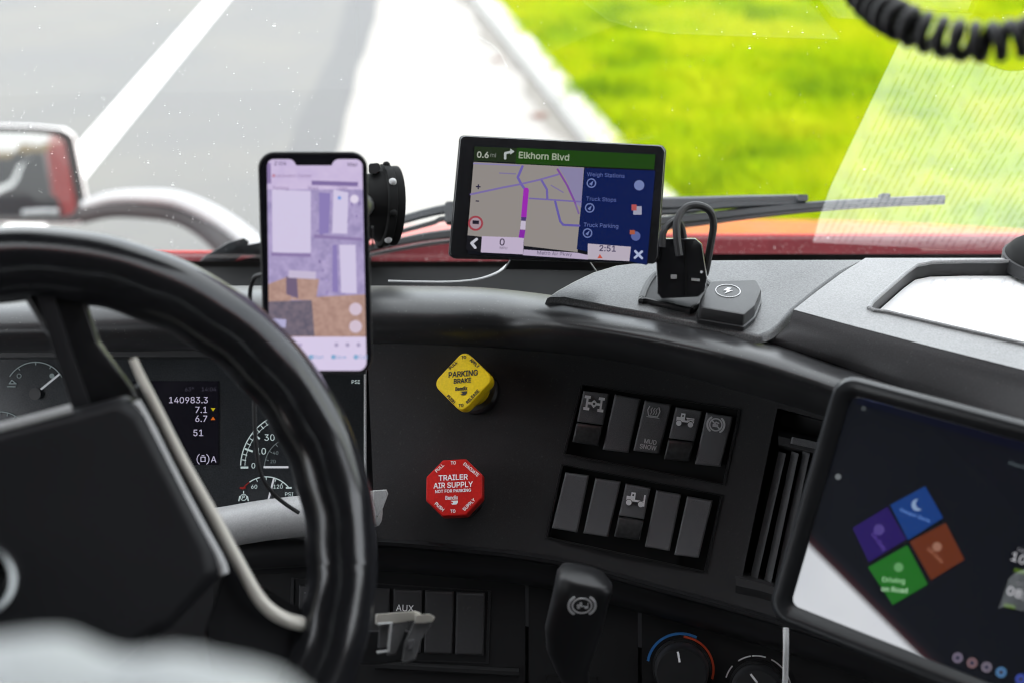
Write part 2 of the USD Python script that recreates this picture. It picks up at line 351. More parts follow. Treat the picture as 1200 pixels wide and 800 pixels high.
# fallen leaves in the gutter
LEAF = plain('dead_leaf', (.10, .035, .02), .8)
for (lx, ly, s), lb in zip(((632, 137, .085), (583, 71, .07)), ('larger brown dead leaf lying on the pale gutter near the kerb', 'small faint brown dead leaf lying on the gutter further up the kerb')):
    c = gpt(lx, ly, .012); a = np.linspace(0, 2 * np.pi, 14, endpoint=False); rad = s * (1 + .28 * np.cos(5 * a)) * .7
    top = np.c_[c[0] + rad * np.cos(a), c[1] + rad * np.sin(a), .016 + .02 * np.abs(np.cos(a))]; bot = top.copy(); bot[:, 2] -= .004
    obj('fallen_leaf', loft([bot, top]), LEAF, label=lb, cat='leaf')

# ------------------------------------------------------------------ truck: hood, cowl, cab shell, windscreen
PAINT = grain('red_paint', (.46, .022, .016), .30, 60, .02, coat=.25, vary=.05)
PAINTD = grain('dusty_red_paint', (.11, .009, .013), .5, 60, .02, coat=.0, spec=.2, vary=.08, dust=.8)
tr = thing('truck', 'red truck whose dusty hood shows beyond the windscreen', 'truck', (0.17, 0.3, 0))
Z0 = CAM[2]
WY0, WR, WK = 1.20, math.tan(math.radians(41)), .05
WZ0 = -.4226 * WY0
def ws_y(x, z): xx = min(abs(x), .8); return WY0 - WK * xx * xx - (z - WZ0) * WR
def WS(px, py, off=0.0):
    r = ray(px, py); lo, hi = .2, 4
    for _ in range(40):
        m = (lo + hi) / 2
        if m * r[1] > ws_y(m * r[0], m * r[2]): hi = m
        else: lo = m
    return CAM + r * (lo - off)
def ws_pt(x, z, off=0.0):
    n = np.array([2 * WK * np.clip(x, -.8, .8), 1, WR]); n /= np.linalg.norm(n)
    return np.array([x, ws_y(x, z), Z0 + z]) - n * off
# cowl lip behind the glass, then the sloping hood
xs = np.linspace(-1.0, 1.35, 48)
cx_ = .17
bow = lambda x: -.10 * np.clip(np.abs(x - cx_) / 1.1, 0, 1) ** 2.5
lipd = lambda x: .85 * float(np.clip((-.05 - x) / .25, 0, 1)) ** .8
cowl = []
for (yy, ang, dz) in ((1.225, 24.2, 0), (1.255, 23.2, 0), (1.27, 22.72, 0), (1.275, 21.9, .0), (1.282, 21.72, 0), (1.298, 21.68, 0), (1.32, 21.9, 0), (1.33, 22.6, 0)):
    cowl.append(np.array([[x, yy, Z0 - math.tan(math.radians(ang + lipd(x) * min(1, max(0, (24.2 - ang) / 2)))) * yy] for x in xs]))
obj('cowl', grid(cowl[::-1]), PAINTD, tr)
cedge = np.array([[x, 1.288, Z0 - math.tan(math.radians(21.74 + lipd(x))) * 1.288] for x in xs])
obj('cowl_edge', tube(cedge, .0035, 8), PAINT, tr)
hood = []
for yy in np.linspace(1.335, 2.66, 16):
    t = (yy - 1.335) / 1.325
    ang = 21.95 - 1.25 * t ** .8 if yy < 2.5 else 21.95 - 1.25 * t ** .8 + (yy - 2.5) * 2
    hood.append(np.array([[x, yy, Z0 - math.tan(math.radians(ang + lipd(x) * (1 - .6 * t) + 1.9 * float(np.clip((-.125 - x / yy) / .09, 0, 1)))) * yy + bow(x) * (1 - .2 * t) * (.2 + .8 * t) * .5] for x in xs]))
for k in range(1, 7):
    a = k / 6 * math.pi / 2; e = hood[15]
    hood.append(np.c_[e[:, 0], e[:, 1] + .10 * math.sin(a), e[:, 2] - .10 * (1 - math.cos(a)) - .03 * k])
hood.append(hood[-1] + [0, .02, -.5])
obj('hood', grid(hood[::-1]), PAINT, tr)
for sx in (-1.0, 1.35):
    side = [np.array([[sx + (.02 if sx > 0 else -.02) * k, h[0 if sx < 0 else -1][1], h[0 if sx < 0 else -1][2] - .06 * k] for h in hood[:20]]) for k in range(3)] + [np.array([[sx, h[0][1], .75] for h in hood[:20]])]
    obj('fender', grid(side if sx > 0 else side[::-1]), PAINT, tr)
# cab shell
def bx(x0, x1, y0, y1, z0, z1): 
    m = trimesh.creation.box((x1 - x0, y1 - y0, z1 - z0)); m.apply_translation(((x0 + x1) / 2, (y0 + y1) / 2, (z0 + z1) / 2)); return m
XL, XR, ZT, YB_ = -1.08, 1.42, Z0 + .56, -1.75
ytop = ws_y(0, .52)
obj('roof', bx(XL, XR, YB_, ytop + .02, ZT, ZT + .05), HEADL, tr)
obj('roof_skin', bx(XL - .04, XR + .04, YB_ - .02, ytop + .06, ZT + .055, ZT + .4), PAINT, tr)
obj('back_wall', bx(XL, XR, YB_ - .05, YB_, .9, ZT), HEADL, tr)
obj('cab_floor', bx(XL, XR, YB_, 1.0, 1.02, 1.06), DARKTRIM, tr)
obj('firewall', bx(XL, XR, 1.02, 1.04, 1.06, Z0 - .55), DARKTRIM, tr)
def side_wall(x, holes, name):
    # outline of the cab side with its window openings
    out = Polygon([(YB_, .9), (1.08, .9), (1.10, Z0 - .50), (ytop + .03, ZT), (YB_, ZT)])
    for h in holes: out = out.difference(Polygon(h))
    m = extrude(out, .03); v = m.vertices.copy(); inner = x
    w = np.c_[np.full(len(v), x) + (v[:, 2] - .03 if x < 0 else v[:, 2]) , v[:, 0], v[:, 1]]
    obj(name, trimesh.Trimesh(w, m.faces, process=False), DARKTRIM, tr, smooth=False)
    w2 = w.copy(); w2[:, 0] += -.034 if x < 0 else .034
    obj('cab_side', trimesh.Trimesh(w2, m.faces, process=False), PAINT, tr, smooth=False)
TAB_TL, TAB_BL = at(985, 440, .80), at(907, 720, .80)
E1c = np.array([.79, -.235, -.566]); e1w = RT * E1c[0] + UP * E1c[1] + FW * E1c[2]
TABP = plane3(TAB_TL, TAB_TL + e1w, TAB_BL)
def refl(px, py):
    p = TABP(px, py); d = p - CAM; d = d / np.linalg.norm(d); return p, d - 2 * d.dot(TABP.n) * TABP.n
def side_hit(px, py, x):
    p, r = refl(px, py); q = p + r * ((x - p[0]) / r[0]); return q[1], q[2]
H = [side_hit(955, 622, XL), side_hit(1030, 690, XL), side_hit(1113, 780, XL), side_hit(910, 730, XL)]
print('tablet reflection hits on left wall', [(round(a, 2), round(b - Z0, 2)) for a, b in H])
door_l = [(1.02, Z0 - .46), (.64, Z0 + .21), (-.12, Z0 + .172), (-.62, Z0 + .15), (-.66, Z0 - .42)]
door_r = [(1.02, Z0 - .44), (.60, Z0 + .36), (-.30, Z0 + .36), (-.36, Z0 - .40)]
side_wall(XL, [door_l], 'door_liner')
side_wall(XR, [door_r], 'door_liner')
obj('trailer_body', bx(XL - .06, XR + .06, -15, YB_ - .35, 1.15, 4.0), PAINT, tr, smooth=False)  # unseen trailer added to shade the road behind the cab
obj('side_skirt', bx(XL - .055, XL + .06, -15, 1.0, .35, 1.18), PAINT, tr, smooth=False)
# pillars by the windscreen
for sx in (XL + .03, XR - .03):
    obj('pillar', tube([ws_pt(sx, z, .02) for z in np.linspace(-.6, .52, 8)], .055, 12), DARKTRIM, tr)
obj('windscreen_header', bx(XL, XR, ytop - .05, ytop + .06, ZT - .10, ZT - .002), DARKTRIM, tr)
vis = thing('sun_visor', 'unseen dark visor added above the steering wheel to block sky reflections', 'sun visor', (-.38, .72, Z0 + .1))  # added out of view to keep sky reflections off the wheel rim
vfr = Frame((-.40, .715, Z0 + .075), RT, np.array([0, -.66, .75]))
obj('visor_panel', rboxm(vfr, .74, .27, .018, .03, .006), DARKTRIM, vis, smooth=40)
obj('hinge_rod', tube([vfr.pts([[x_, .135, 0]])[0] for x_ in (-.36, 0, .36)], .006, 8), MATT, vis)
# glass
GLASS = M(stage, '/World/Looks/windscreen_glass', {'f': ('fresnel', {'IOR': 1.72}), 'fm': ('math', {'math_type': 'multiply_add', 'value2': 1.25, 'value3': .0, 'use_clamp': True}), 't': ('transparent_bsdf', {'color': (.93, .95, .935)}), 'g': ('glossy_bsdf', {'roughness': 0.0, 'color': (1, 1, 1)}), 'm': ('mix_closure', {})},
    [('f.fac', 'fm.value1'), ('fm.value', 'm.fac'), ('t.BSDF', 'm.closure1'), ('g.BSDF', 'm.closure2')], surface='m.closure')
gx_ = np.linspace(XL, XR, 40)
wsg = obj('windscreen', grid([np.array([ws_pt(x, z) for x in gx_]) for z in np.linspace(-.56, .53, 22)]), GLASS, tr, smooth=True, label='clean but dust-flecked windscreen')
zb = lambda x: WS(600 + x * 1100, 305)
def ws_z_at(x, py):
    # height on the glass seen at picture row py for plan position x
    lo, hi = -.7, .4
    for _ in range(40):
        m = (lo + hi) / 2; p = np.array([x, ws_y(x, m), m]); D = p.dot(FW); yy = 400 - FPX * p.dot(UP) / D
        if yy > py: lo = m
        else: hi = m
    return lo
fx = np.linspace(-1.0, 1.3, 50)
obj('frit_band', grid([np.array([ws_pt(x, ws_z_at(x, 304.5 - 8.5 * np.clip((x + .02) / .2, 0, 1)) , .002) for x in fx]), np.array([ws_pt(x, -.60, .002) for x in fx])][::-1]), MATT, wsg)
# dust flecks on the glass
DUST = M(stage, '/World/Looks/dust', {'d': ('diffuse_bsdf', {'color': (.8, .8, .78)}), 't': ('translucent_bsdf', {'color': (.95, .95, .93)}), 'm': ('mix_closure', {'fac': .7})}, [('d.BSDF', 'm.closure1'), ('t.BSDF', 'm.closure2')], surface='m.closure')
V, Fc = [], []
for i in range(620):
    px, py = rng.uniform(-40, 1240), rng.uniform(-60, 303); 
    if rng.random() < .35: px, py = rng.uniform(-20, 380), rng.uniform(120, 300)
    p = WS(px, py); q = ws_pt(p[0], p[2] - Z0, .0012); r = rng.choice([.00025, .00035, .0005, .0008], p=[.62, .28, .08, .02])
    n = np.array([2 * WK * np.clip(q[0], -.8, .8), 1, WR]); n /= np.linalg.norm(n); a = np.cross(n, [0, 0, 1.]); a /= np.linalg.norm(a); b = np.cross(n, a); k = len(V)
    el = rng.uniform(.6, 2.0)
    V += [q + r * (math.cos(t) * a * el + math.sin(t) * b) for t in np.linspace(0, 2*np.pi, 6, endpoint=False)] + [q - n * r * .5]
    Fc += [[k + j, k + 6, k + (j + 1) % 6] for j in range(6)]
obj('dust', trimesh.Trimesh(np.array(V), Fc, process=False), DUST, wsg, smooth=False, kind='stuff')

# ------------------------------------------------------------------ hood mirror
MD = 3.1
mp = at(10, 205, MD)
# aim: what the mirror shows
d_in = at(62, 166, MD) - CAM; d_in /= np.linalg.norm(d_in); r_out = np.array([.012, -1.0, 0.0]); r_out /= np.linalg.norm(r_out)
mn = r_out - d_in; mn /= np.linalg.norm(mn)
MRAD = 9.0; mc = at(10, 205, MD); mn = mn - (at(62, 166, MD) - mc) / MRAD; mn /= np.linalg.norm(mn)   # convex glass
MP = Plane(mp, mn)
hm = thing('hood_mirror', 'pale shelled hood mirror on a curved arm at the far left', 'mirror', at(290, 300, 2.6))
MIRR = plain('mirror_glass', (.33, .34, .35), .0, 1.0)
out_px = [(-95, 152), (-60, 147), (40, 149), (74, 152), (86, 160), (103, 245), (98, 258), (84, 262), (-60, 259), (-95, 255)]
def MPf(px, py, off=0.0): return MP(px, py, off)
def scaled(pts, k, c=None):
    p = np.array(pts, float); c = p.mean(0) if c is None else c; return c + (p - c) * k
def round_poly(pts, r, n=4):
    g = Polygon(pts).buffer(-r).buffer(r, quad_segs=n); return np.array(g.exterior.coords)[:-1]
op = round_poly(out_px, 8)
C0 = op.mean(0)
ring = lambda k, off: np.array([MP(*q, off) for q in C0 + (op - C0) * k])
obj('housing', loft([ring(.55, -.16), ring(.85, -.13), ring(1.0, -.06), ring(1.03, .0), ring(1.02, .012), ring(.985, .014)], cap1=False), plain('mirror_shell', (.62, .63, .65), .3, .1), hm)
obj('bezel', loft([ring(1.0, .0145), ring(.985, .016), ring(.88, .013), ring(.875, .0)], cap0=False, cap1=False), BLACK, hm)
def bulge(q): return q + MP.n * (.010 - ((q - mc) ** 2).sum(1, keepdims=True) / (2 * MRAD))
obj('mirror_glass', loft([bulge(ring(k_, 0)) for k_ in np.linspace(.885, .01, 14)][::-1], cap1=False), MIRR, hm, smooth=True)
ap = smooth_path([at(*q) for q in [(96, 252, 3.06), (128, 245, 3.05), (165, 245, 3.03), (205, 250, 3.0), (238, 266, 2.92), (266, 290, 2.8), (300, 322, 2.7)]], 8)
obj('arm', tube(ap, np.linspace(.024, .030, len(ap)), 14), plain('arm_black', (.03, .028, .03), .7, spec=.3), hm)
ap2 = smooth_path([at(*q) for q in [(98, 241, 3.05), (128, 232, 3.03), (165, 230, 3.0), (208, 234, 2.96), (250, 252, 2.88), (284, 276, 2.8), (318, 308, 2.7)]], 8)
obj('arm_cover', tube(ap2, np.linspace(.013, .030, len(ap2)), 14), plain('arm_silver', (.30, .305, .315), .4, .2), hm)
obj('number_plate', slab(Frame(at(30, 270, 3.05), RT, UP), rrect(.10, .022, .004), .02, .003), WHITE, hm, label='white reflector under the mirror head')

# ------------------------------------------------------------------ wipers
wl = thing('wiper', 'long black windscreen wiper lying along the base of the windscreen', 'wiper', WS(600, 262, 0))
def outside(px, py, off=.02):
    p = WS(px, py); n = np.array([2 * WK * p[0], 1, WR]); n /= np.linalg.norm(n)
    r = ray(px, py); D = (p - CAM).dot(FW); return CAM + r * (D + off)
def bar(pts_px, hw_px, thick, off):
    """flat bar along a line: half-width given in picture terms at its own distance"""
    P = [outside(*q, off) for q in pts_px]; P = smooth_path(P, 6); n = len(P); hw = np.interp(np.linspace(0, 1, n), np.linspace(0, 1, len(hw_px)), hw_px) * 1.1 / FPX
    rings = []
    for p, w in zip(P, hw):
        rings.append(np.array([p + UP * w, p + UP * w * .6 - FW * thick * .5, p - UP * w * .6 - FW * thick * .5, p - UP * w, p - UP * w * .6 + FW * thick * .5, p + UP * w * .6 + FW * thick * .5]))
    return loft(rings)
obj('arm', bar([(440, 268), (530, 244), (660, 238), (780, 239), (880, 236), (942, 233)], [6, 6.5, 7.5, 9, 8, 5], .012, .045), WIPER, wl)
obj('linkage', bar([(440, 280), (505, 262), (530, 256), (660, 252), (790, 247), (850, 241), (940, 238)], [3, 3.5, 4, 6, 5, 3], .012, .035), WIPER, wl)
obj('joint', slab(Frame(outside(533, 249, .02), RT, UP), rrect(.022, .024, .004), .02, .003), WIPER, wl)
obj('joint', slab(Frame(outside(941, 232, .03), RT, UP), rrect(.011, .007, .002), .01, .001), WIPER, wl)
obj('joint', slab(Frame(outside(1038, 230, .03), RT, UP), rrect(.010, .006, .002), .01, .001), WIPER, wl)
obj('blade', bar([(430, 292), (470, 283), (530, 274), (660, 266), (780, 259), (900, 246), (1000, 238), (1106, 233)], [5, 5.5, 6.5, 7, 6.5, 6, 5, 4.5], .008, .022), WIPER, wl)
obj('rubber_edge', bar([(430, 300), (470, 292), (530, 283), (660, 275), (780, 267), (900, 252), (1000, 243), (1106, 238)], [3, 3, 3, 3, 3, 2.5, 2], .006, .012), BLACK, wl)
wr = thing('wiper', 'hinged grey wiper arm base at the lower left of the windscreen behind the phone', 'wiper', WS(270, 300))
wb = [(228, 313), (240, 300), (268, 284), (286, 279), (292, 283), (287, 297), (268, 312), (240, 318)]
fo = lambda px, py, off=0.0: outside(px, py, .03 - off)
def prism_px(poly, fn, t, bev=.002):
    p = np.array(poly, float); c = p.mean(0)
    rr = [np.array([fn(*q, o) for q in c + (p - c) * k]) for k, o in ((1.0, -t), (1.0, -bev), (.97, -.3 * bev), (.93, 0.0))]
    return loft(rr)
obj('pivot_cover', prism_px(wb, fo, .03, .006), WIPER, wr)
obj('arm', prism_px([(284, 292), (290, 287), (330, 279), (380, 272), (436, 262), (440, 280), (380, 296), (330, 300), (284, 300)], fo, .02, .004), WIPER, wr)
obj('washer_nozzle', prism_px([(276, 282), (284, 280), (286, 284), (279, 288)], lambda a, b, o=0: fo(a, b, o + .004), .01), BLACK, wr)
obj('hinge', prism_px([(262, 300), (284, 289), (287, 293), (268, 304)], lambda a, b, o=0: fo(a, b, o + .004), .01), BLACK, wr)
obj('cowl_shield', prism_px([(232, 318), (300, 300), (430, 290), (440, 318), (300, 325), (240, 325)], lambda a, b, o=0: fo(a, b, o - .012), .02), BLACK, wr)

# ------------------------------------------------------------------ dashboard
da = thing('dashboard', 'dark grey wraparound truck dashboard with a padded top roll', 'dashboard', (0, .9, 1.3))
TT = curve([-300, -150, 0, 150, 280, 440, 540, 640, 700, 780, 880, 960, 1010, 1200, 1320], [356, 353, 350, 341, 335, 335, 336, 345, 356, 370, 390, 416, 433, 501, 545])
BB = curve([-300, -150, 0, 150, 280, 440, 540, 640, 700, 760, 860, 980, 1100, 1320], [412, 412, 412, 411, 408, 402, 405, 412, 419, 430, 456, 492, 535, 620])
pxs = np.r_[np.arange(-300, 1321, 20)]
prof = [(-.02, -.012), (.0, .004), (.05, .012), (.16, .022), (.30, .029), (.45, .0305), (.60, .027), (.74, .019), (.86, .006), (.94, -.010), (.985, -.030), (1.0, -.055), (.99, -.085), (.93, -.11)]
def roll_lift(x):
    if x < 585: return 0.0
    d = (S(x, TT(x)) - CAM).dot(FW); zz = float(np.interp(x, [850, 980], [-.404, -.42])); r = ray(x, TT(x))
    return float(np.clip((x - 585) / 60, 0, 1) ** 1.5) * max(0.0, d - zz / r[2] + .012)
rows = []
for fr_, off in prof:
    rows.append(np.array([S(x, BB(x) + (TT(x) - BB(x)) * fr_, off + roll_lift(x) * float(np.interp(fr_, [0, .05, .12, .25, .4, .55, .7, .85, 1.0], [0, .2, .5, .92, 1.15, 1.22, 1.2, 1.1, 1.0]))) for x in pxs]))
obj('top_roll', grid(rows[::-1]), PAD, da, smooth=True)
# the well between roll and windscreen
back = rows[-1]
wellr = [back + [0, -.02, .012]]
for t, dz in ((.15, -.02), (.4, -.03), (.7, -.022), (1.0, 0.0)):
    row = []
    for p in back:
        q = ws_pt(p[0], ws_z_at(p[0], 305.5) , .008); r = p + (q - p) * t; r[2] += dz * (1 if t < 1 else 0); row.append(r)
    wellr.append(np.array(row))
obj('defrost_well', grid(wellr[::-1]), MATT, da)
for k, ofs in enumerate((.35, .5)):
    pts = [wellr[2][i] * (1 - ofs) + wellr[3][i] * ofs + [0, 0, .004] for i in range(32, 56)]
    obj('defrost_rib', tube(pts, .004, 6), PAD, da)

# front panel with openings for the switch banks and the vent
LL = curve([-300, 280, 430, 540, 640, 760, 905, 1000, 1100, 1320], [640, 634, 630, 638, 650, 681, 721, 752, 790, 880])
BANK1 = [(682, 450), (867, 479), (848.5, 567.5), (661, 531.5)]
BANK2 = [(658.6, 543.5), (846, 579.5), (826.6, 669.5), (640.6, 629)]
VENT = [(911, 478), (1040, 512), (1010, 720), (868, 684)]
panel = Polygon([(430, BB(430) - 1)] + [(x, BB(x) - 1) for x in range(440, 1321, 20)] + [(x, LL(x)) for x in range(1320, 429, -20)])
grow = lambda p, k: Polygon(scaled(p, k))
panel_cut = panel.difference(Polygon(BANK1)).difference(Polygon(BANK2)).difference(Polygon(VENT))
obj('front_panel', surf_poly(panel_cut, S, 20), PANEL, da, smooth=True)
obj('panel_side', grid([np.array([S(430, y_, 0) for y_ in range(400, 636, 15)]), np.array([S(427, y_, -.05) for y_ in range(400, 636, 15)])]), PANEL, da)
# groove under the roll
def ribbon(ylist, off_list, x0, x1, name, mat, parent=da, step=16):
    xs_ = np.arange(x0, x1 + 1, step)
    return obj(name, grid([np.array([S(x, yf(x), o) for x in xs_]) for yf, o in zip(ylist, off_list)][::-1]), mat, parent, smooth=40)
ribbon([lambda x: LL(x) - 1, lambda x: LL(x) + 1, lambda x: LL(x) + 4, lambda x: LL(x) + 8, lambda x: LL(x) + 11, lambda x: LL(x) + 26, lambda x: LL(x) + 36, lambda x: LL(x) + 40], [-.004, .003, .0065, .006, -.002, -.004, -.012, -.03], 200, 1320, 'trim_ledge', BLACK)
L1 = lambda x: LL(x) + 38
S2 = lambda px, py, off=0.0: S(px, py, off - .024)
def lower_panel(x0, x1, name='lower_panel'):
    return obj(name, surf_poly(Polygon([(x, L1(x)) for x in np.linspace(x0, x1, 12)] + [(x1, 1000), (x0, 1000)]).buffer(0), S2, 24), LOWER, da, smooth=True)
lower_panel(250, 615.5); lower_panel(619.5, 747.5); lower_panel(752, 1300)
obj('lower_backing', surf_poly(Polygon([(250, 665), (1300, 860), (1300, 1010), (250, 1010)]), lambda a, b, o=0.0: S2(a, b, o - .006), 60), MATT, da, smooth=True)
obj('storage_lip', tube([S2(x, 781 + (x - 480) * .055, .002) for x in range(440, 612, 12)], .004, 8), LOWER, da)

# charging shelf and tray block on the right
ZC = Z0 - .397
def zplane(z): return lambda px, py, off=0.0: on_z(px, py, z + off)
cp = [(640, 349), (652, 340), (672, 329), (695, 318), (722, 310), (752, 306.5), (800, 304)]
front = [(x, TT(x) + 1.5) for x in (888, 850, 800, 760, 720, 690, 660)]
shelf_px = np.array(cp + [(900, 303.5), (1012, 303.5), (985, 320), (958, 340), (930, 363), (915, 380), (905, 388), (897, 391.5)] + front)
def shelf(poly, z, t, bev, fn=zplane):
    c = Polygon(poly).centroid; c = np.array([c.x, c.y]); p = np.array(poly)
    pts = [on_z(*q, z) for q in p]; P2 = np.array(pts)[:, :2]; cc = P2.mean(0)
    rings = []
    g = Polygon(P2)
    n = len(P2)
    nrm = []
    for i in range(n):
        e = P2[(i + 1) % n] - P2[i - 1]; e /= np.linalg.norm(e); nrm.append([e[1], -e[0]])
    nrm = np.array(nrm)
    if not g.contains(Point(*(P2[0] - nrm[0] * .002))): nrm = -nrm
    for ins, dz in ((-bev * .4, -t), (0, -bev), (bev * .3, -.3 * bev), (bev, 0)): rings.append(np.c_[P2 - nrm * ins, np.full(n, z + dz)])
    body = loft(rings, cap0=False, cap1=False)
    top = rings[-1]; v, f = trimesh.creation.triangulate_polygon(Polygon(top[:, :2]), engine='earcut')
    cap = trimesh.Trimesh(np.c_[v, np.full(len(v), z)], f, process=False); return cat_([body, cap])
obj('charging_shelf', shelf(shelf_px, ZC, .006, .003), CHARGE, da, smooth=40)
ZB = Z0 - .388
TRAY = [(1018, 362), (1022, 355), (1045, 335), (1060, 322), (1074, 312), (1092, 308.5), (1130, 307.5), (1330, 307.5), (1330, 436), (1200, 404), (1100, 381), (1040, 367), (1024, 365)]
tr3 = np.array([on_z(*q, ZB) for q in TRAY])
blk_out = [(930, 363), (958, 341), (985, 321), (1014, 302.5), (1400, 302.5), (1400, 480), (1300, 463), (1200, 433), (1100, 408), (1000, 382)]
bo3 = np.array([on_z(*q, ZB) for q in blk_out])
topg = Polygon(bo3[:, :2]).difference(Polygon(tr3[:, :2]))
v, f = trimesh.creation.triangulate_polygon(topg, engine='earcut')
SHEEN = grain('tray_top_plastic', (.19, .19, .19), .36, 800, .18, vary=.25, dist=.0005)
obj('tray_top', trimesh.Trimesh(np.c_[v, np.full(len(v), ZB)], f, process=False), SHEEN, da, smooth=False)
fe = [(930, 363), (1000, 382), (1100, 408), (1200, 433), (1300, 463), (1400, 490)]
fe3 = np.array([on_z(*q, ZB) for q in smooth_path(np.array(fe, float), 6)])
low = np.array([S(x, TT(x) + 6, roll_lift(x) * .95 - .002) for x in np.linspace(884, 1330, len(fe3))])
mid1 = fe3 + [-.003, -.005, -.006]; mid2 = fe3 + [-.004, -.008, -.012]
obj('tray_front', grid([low, mid2 * .5 + low * .5 + [0, -.006, 0], mid2, mid1, fe3 - [0, 0, .0005]]), PANEL, da, smooth=True)
lf = np.array([on_z(*q, ZB) for q in [(930, 363), (958, 341), (985, 321), (1014, 302.5)]]); obj('tray_end', grid([lf - [0, 0, .03], lf]), SHEEN, da)
obj('tray_wall', grid([tr3[list(range(len(tr3))) + [0]] - [0, 0, .016], tr3[list(range(len(tr3))) + [0]]]), BLACK, da)
v, f = trimesh.creation.triangulate_polygon(Polygon(tr3[:, :2]).buffer(.003), engine='earcut')
obj('tray_floor', trimesh.Trimesh(np.c_[v, np.full(len(v), ZB - .016)], f, process=False), BLACK, da, smooth=False)
obj('tray_lip', tube(tr3 + [0, 0, .0008], .0018, 8, closed=True), SHEEN, da)

# ------------------------------------------------------------------ air vent
SLAT = grain('vent_slat', (.075, .075, .078), .5, 1400, .15)
ve = thing('air_vent', 'recessed black air vent with tall slats left of the tablet', 'air vent', S(940, 600))
vp = [S(*q) for q in VENT]; vfl = [S(*q, -.035) for q in scaled(VENT, .99)]
obj('housing', cat_([grid([np.array(vfl + vfl[:1]), np.array(vp + vp[:1])]), trimesh.Trimesh(np.array(vfl), [[0, 2, 1], [0, 3, 2]], process=False)]), BLACK, ve, smooth=False)
for (xa, xb) in ((884, 919), (901, 934), (914, 947), (928, 960), (942, 974), (956, 988)):
    pa, pb = (xb, 528), (xa, 682); w = 9.5
    quad = [(pa[0] - w + 3, pa[1]), (pa[0] + 2, pa[1] + 3), (pb[0] + 2, pb[1] + 3), (pb[0] - w + 3, pb[1])]
    r0 = np.array([S(*q, -.004 if k in (1, 2) else -.010) for k, q in enumerate(quad)]); r1 = np.array([S(*q, -.03) for q in quad])
    obj('slat', loft([r1, r0]), SLAT, ve, smooth=False)
tm = [(913, 500), (985, 518), (985, 545), (906, 527)]
obj('thumb_roller', loft([np.array([S(x, y0_ + t * dy, o) for x, y0_, dy in ((912, 501, 27), (940, 507, 27), (990, 520, 27))]) for t, o in ((0, -.03), (.1, -.008), (.35, .0), (.7, -.002), (1, -.03))], close=False), PANEL, ve)
obj('roller_tab', prism_px([(928, 511), (980, 522), (978, 530), (926, 519)], lambda a, b, o=0: S(a, b, o + .003), .006, .002), ROCK, ve)
obj('lower_lip', loft([np.array([S(x, y_ + t * 22, o) for x, y_ in ((862, 672), (890, 678), (930, 690), (990, 706))]) for t, o in ((-.25, -.028), (0, -.004), (.2, .004), (.6, .005), (1.0, .0), (1.2, -.006))], close=False), PANEL, ve)

# ------------------------------------------------------------------ switch banks
Zq = lambda l: [(640 + a * .3, 440 + b * .3) for a, b in l]
def bank(outline, name, label, fn=S, depth=.012):
    c = np.mean(outline, 0); t = thing(name, label, 'switch panel', fn(*c))
    e = [fn(*q, .0012) for q in scaled(outline, 1.012)]; i0 = [fn(*q, .0012) for q in scaled(outline, .985)]; fl = [fn(*q, -depth) for q in scaled(outline, .98)]
    edge = [fn(*q, -.001) for q in scaled(outline, 1.016)]
    obj('housing', cat_([grid([np.array(r + r[:1]) for r in (fl, i0, e, edge)]), trimesh.Trimesh(np.array(fl), [[0, 2, 1], [0, 3, 2]], process=False)]), BLACK, t, smooth=False)
    return t
def quadframe(corners, fn, off):
    P = [fn(*q, off) for q in corners]; o = np.mean(P, 0); ex = (P[1] - P[0] + P[2] - P[3]) / 2; ey = (P[0] - P[3] + P[1] - P[2]) / 2
    n = np.cross(ex, ey); n /= np.linalg.norm(n)
    return P, Frame(o, ex, ey), np.linalg.norm(ex), np.linalg.norm(ey), n
def rocker(t, corners, fn=S, off=.005, split=False, mat=ROCK, curved=True, label=None):
    P, fr, w, h, n = quadframe(corners, fn, off)
    P = np.array(P)
    def pt(u, v): return (P[0] * (1-u) + P[1] * u) * (1-v) + (P[3] * (1-u) + P[2] * u) * v
    prof = [(0.0, -.012), (0.0, -.002), (.012, -.0006), (.05, .0), (.5, -.0012), (.95, .0), (.988, -.0006), (1.0, -.002), (1.0, -.012)]
    def body(v0, v1, lift, pf):
        rows = []
        for v_, o in pf:
            vv = v0 + (v1 - v0) * v_; row = []
            for u, e in ((0.0, -.010), (.0, -.0022), (.03, -.0008), (.07, 0), (.5, .0003), (.93, 0), (.97, -.0008), (1.0, -.0022), (1.0, -.010)):
                row.append(pt(u, vv) + n * (lift + min(e, 0) + (o if o > -.01 else -.010)))
            rows.append(np.array(row))
        return grid(rows[::-1])
    if not split:
        r = obj('rocker_switch', body(0, 1, 0, prof), mat, t, smooth=40, label=label)
    else:
        r = obj('rocker_switch', body(0, .60, -.001, prof), mat, t, smooth=40, label=label)
        obj('lens', body(.62, 1.0, .0018, [(0.0, -.012), (0.0, -.003), (.05, .0), (.35, .0018), (.7, .0008), (.95, -.001), (1.0, -.003), (1.0, -.012)]), LENS, r, smooth=40)
    def face(u, v, up=.0006): return Frame(pt(u, v) + n * up, fr.ex, fr.ey)
    return r, face, w, h
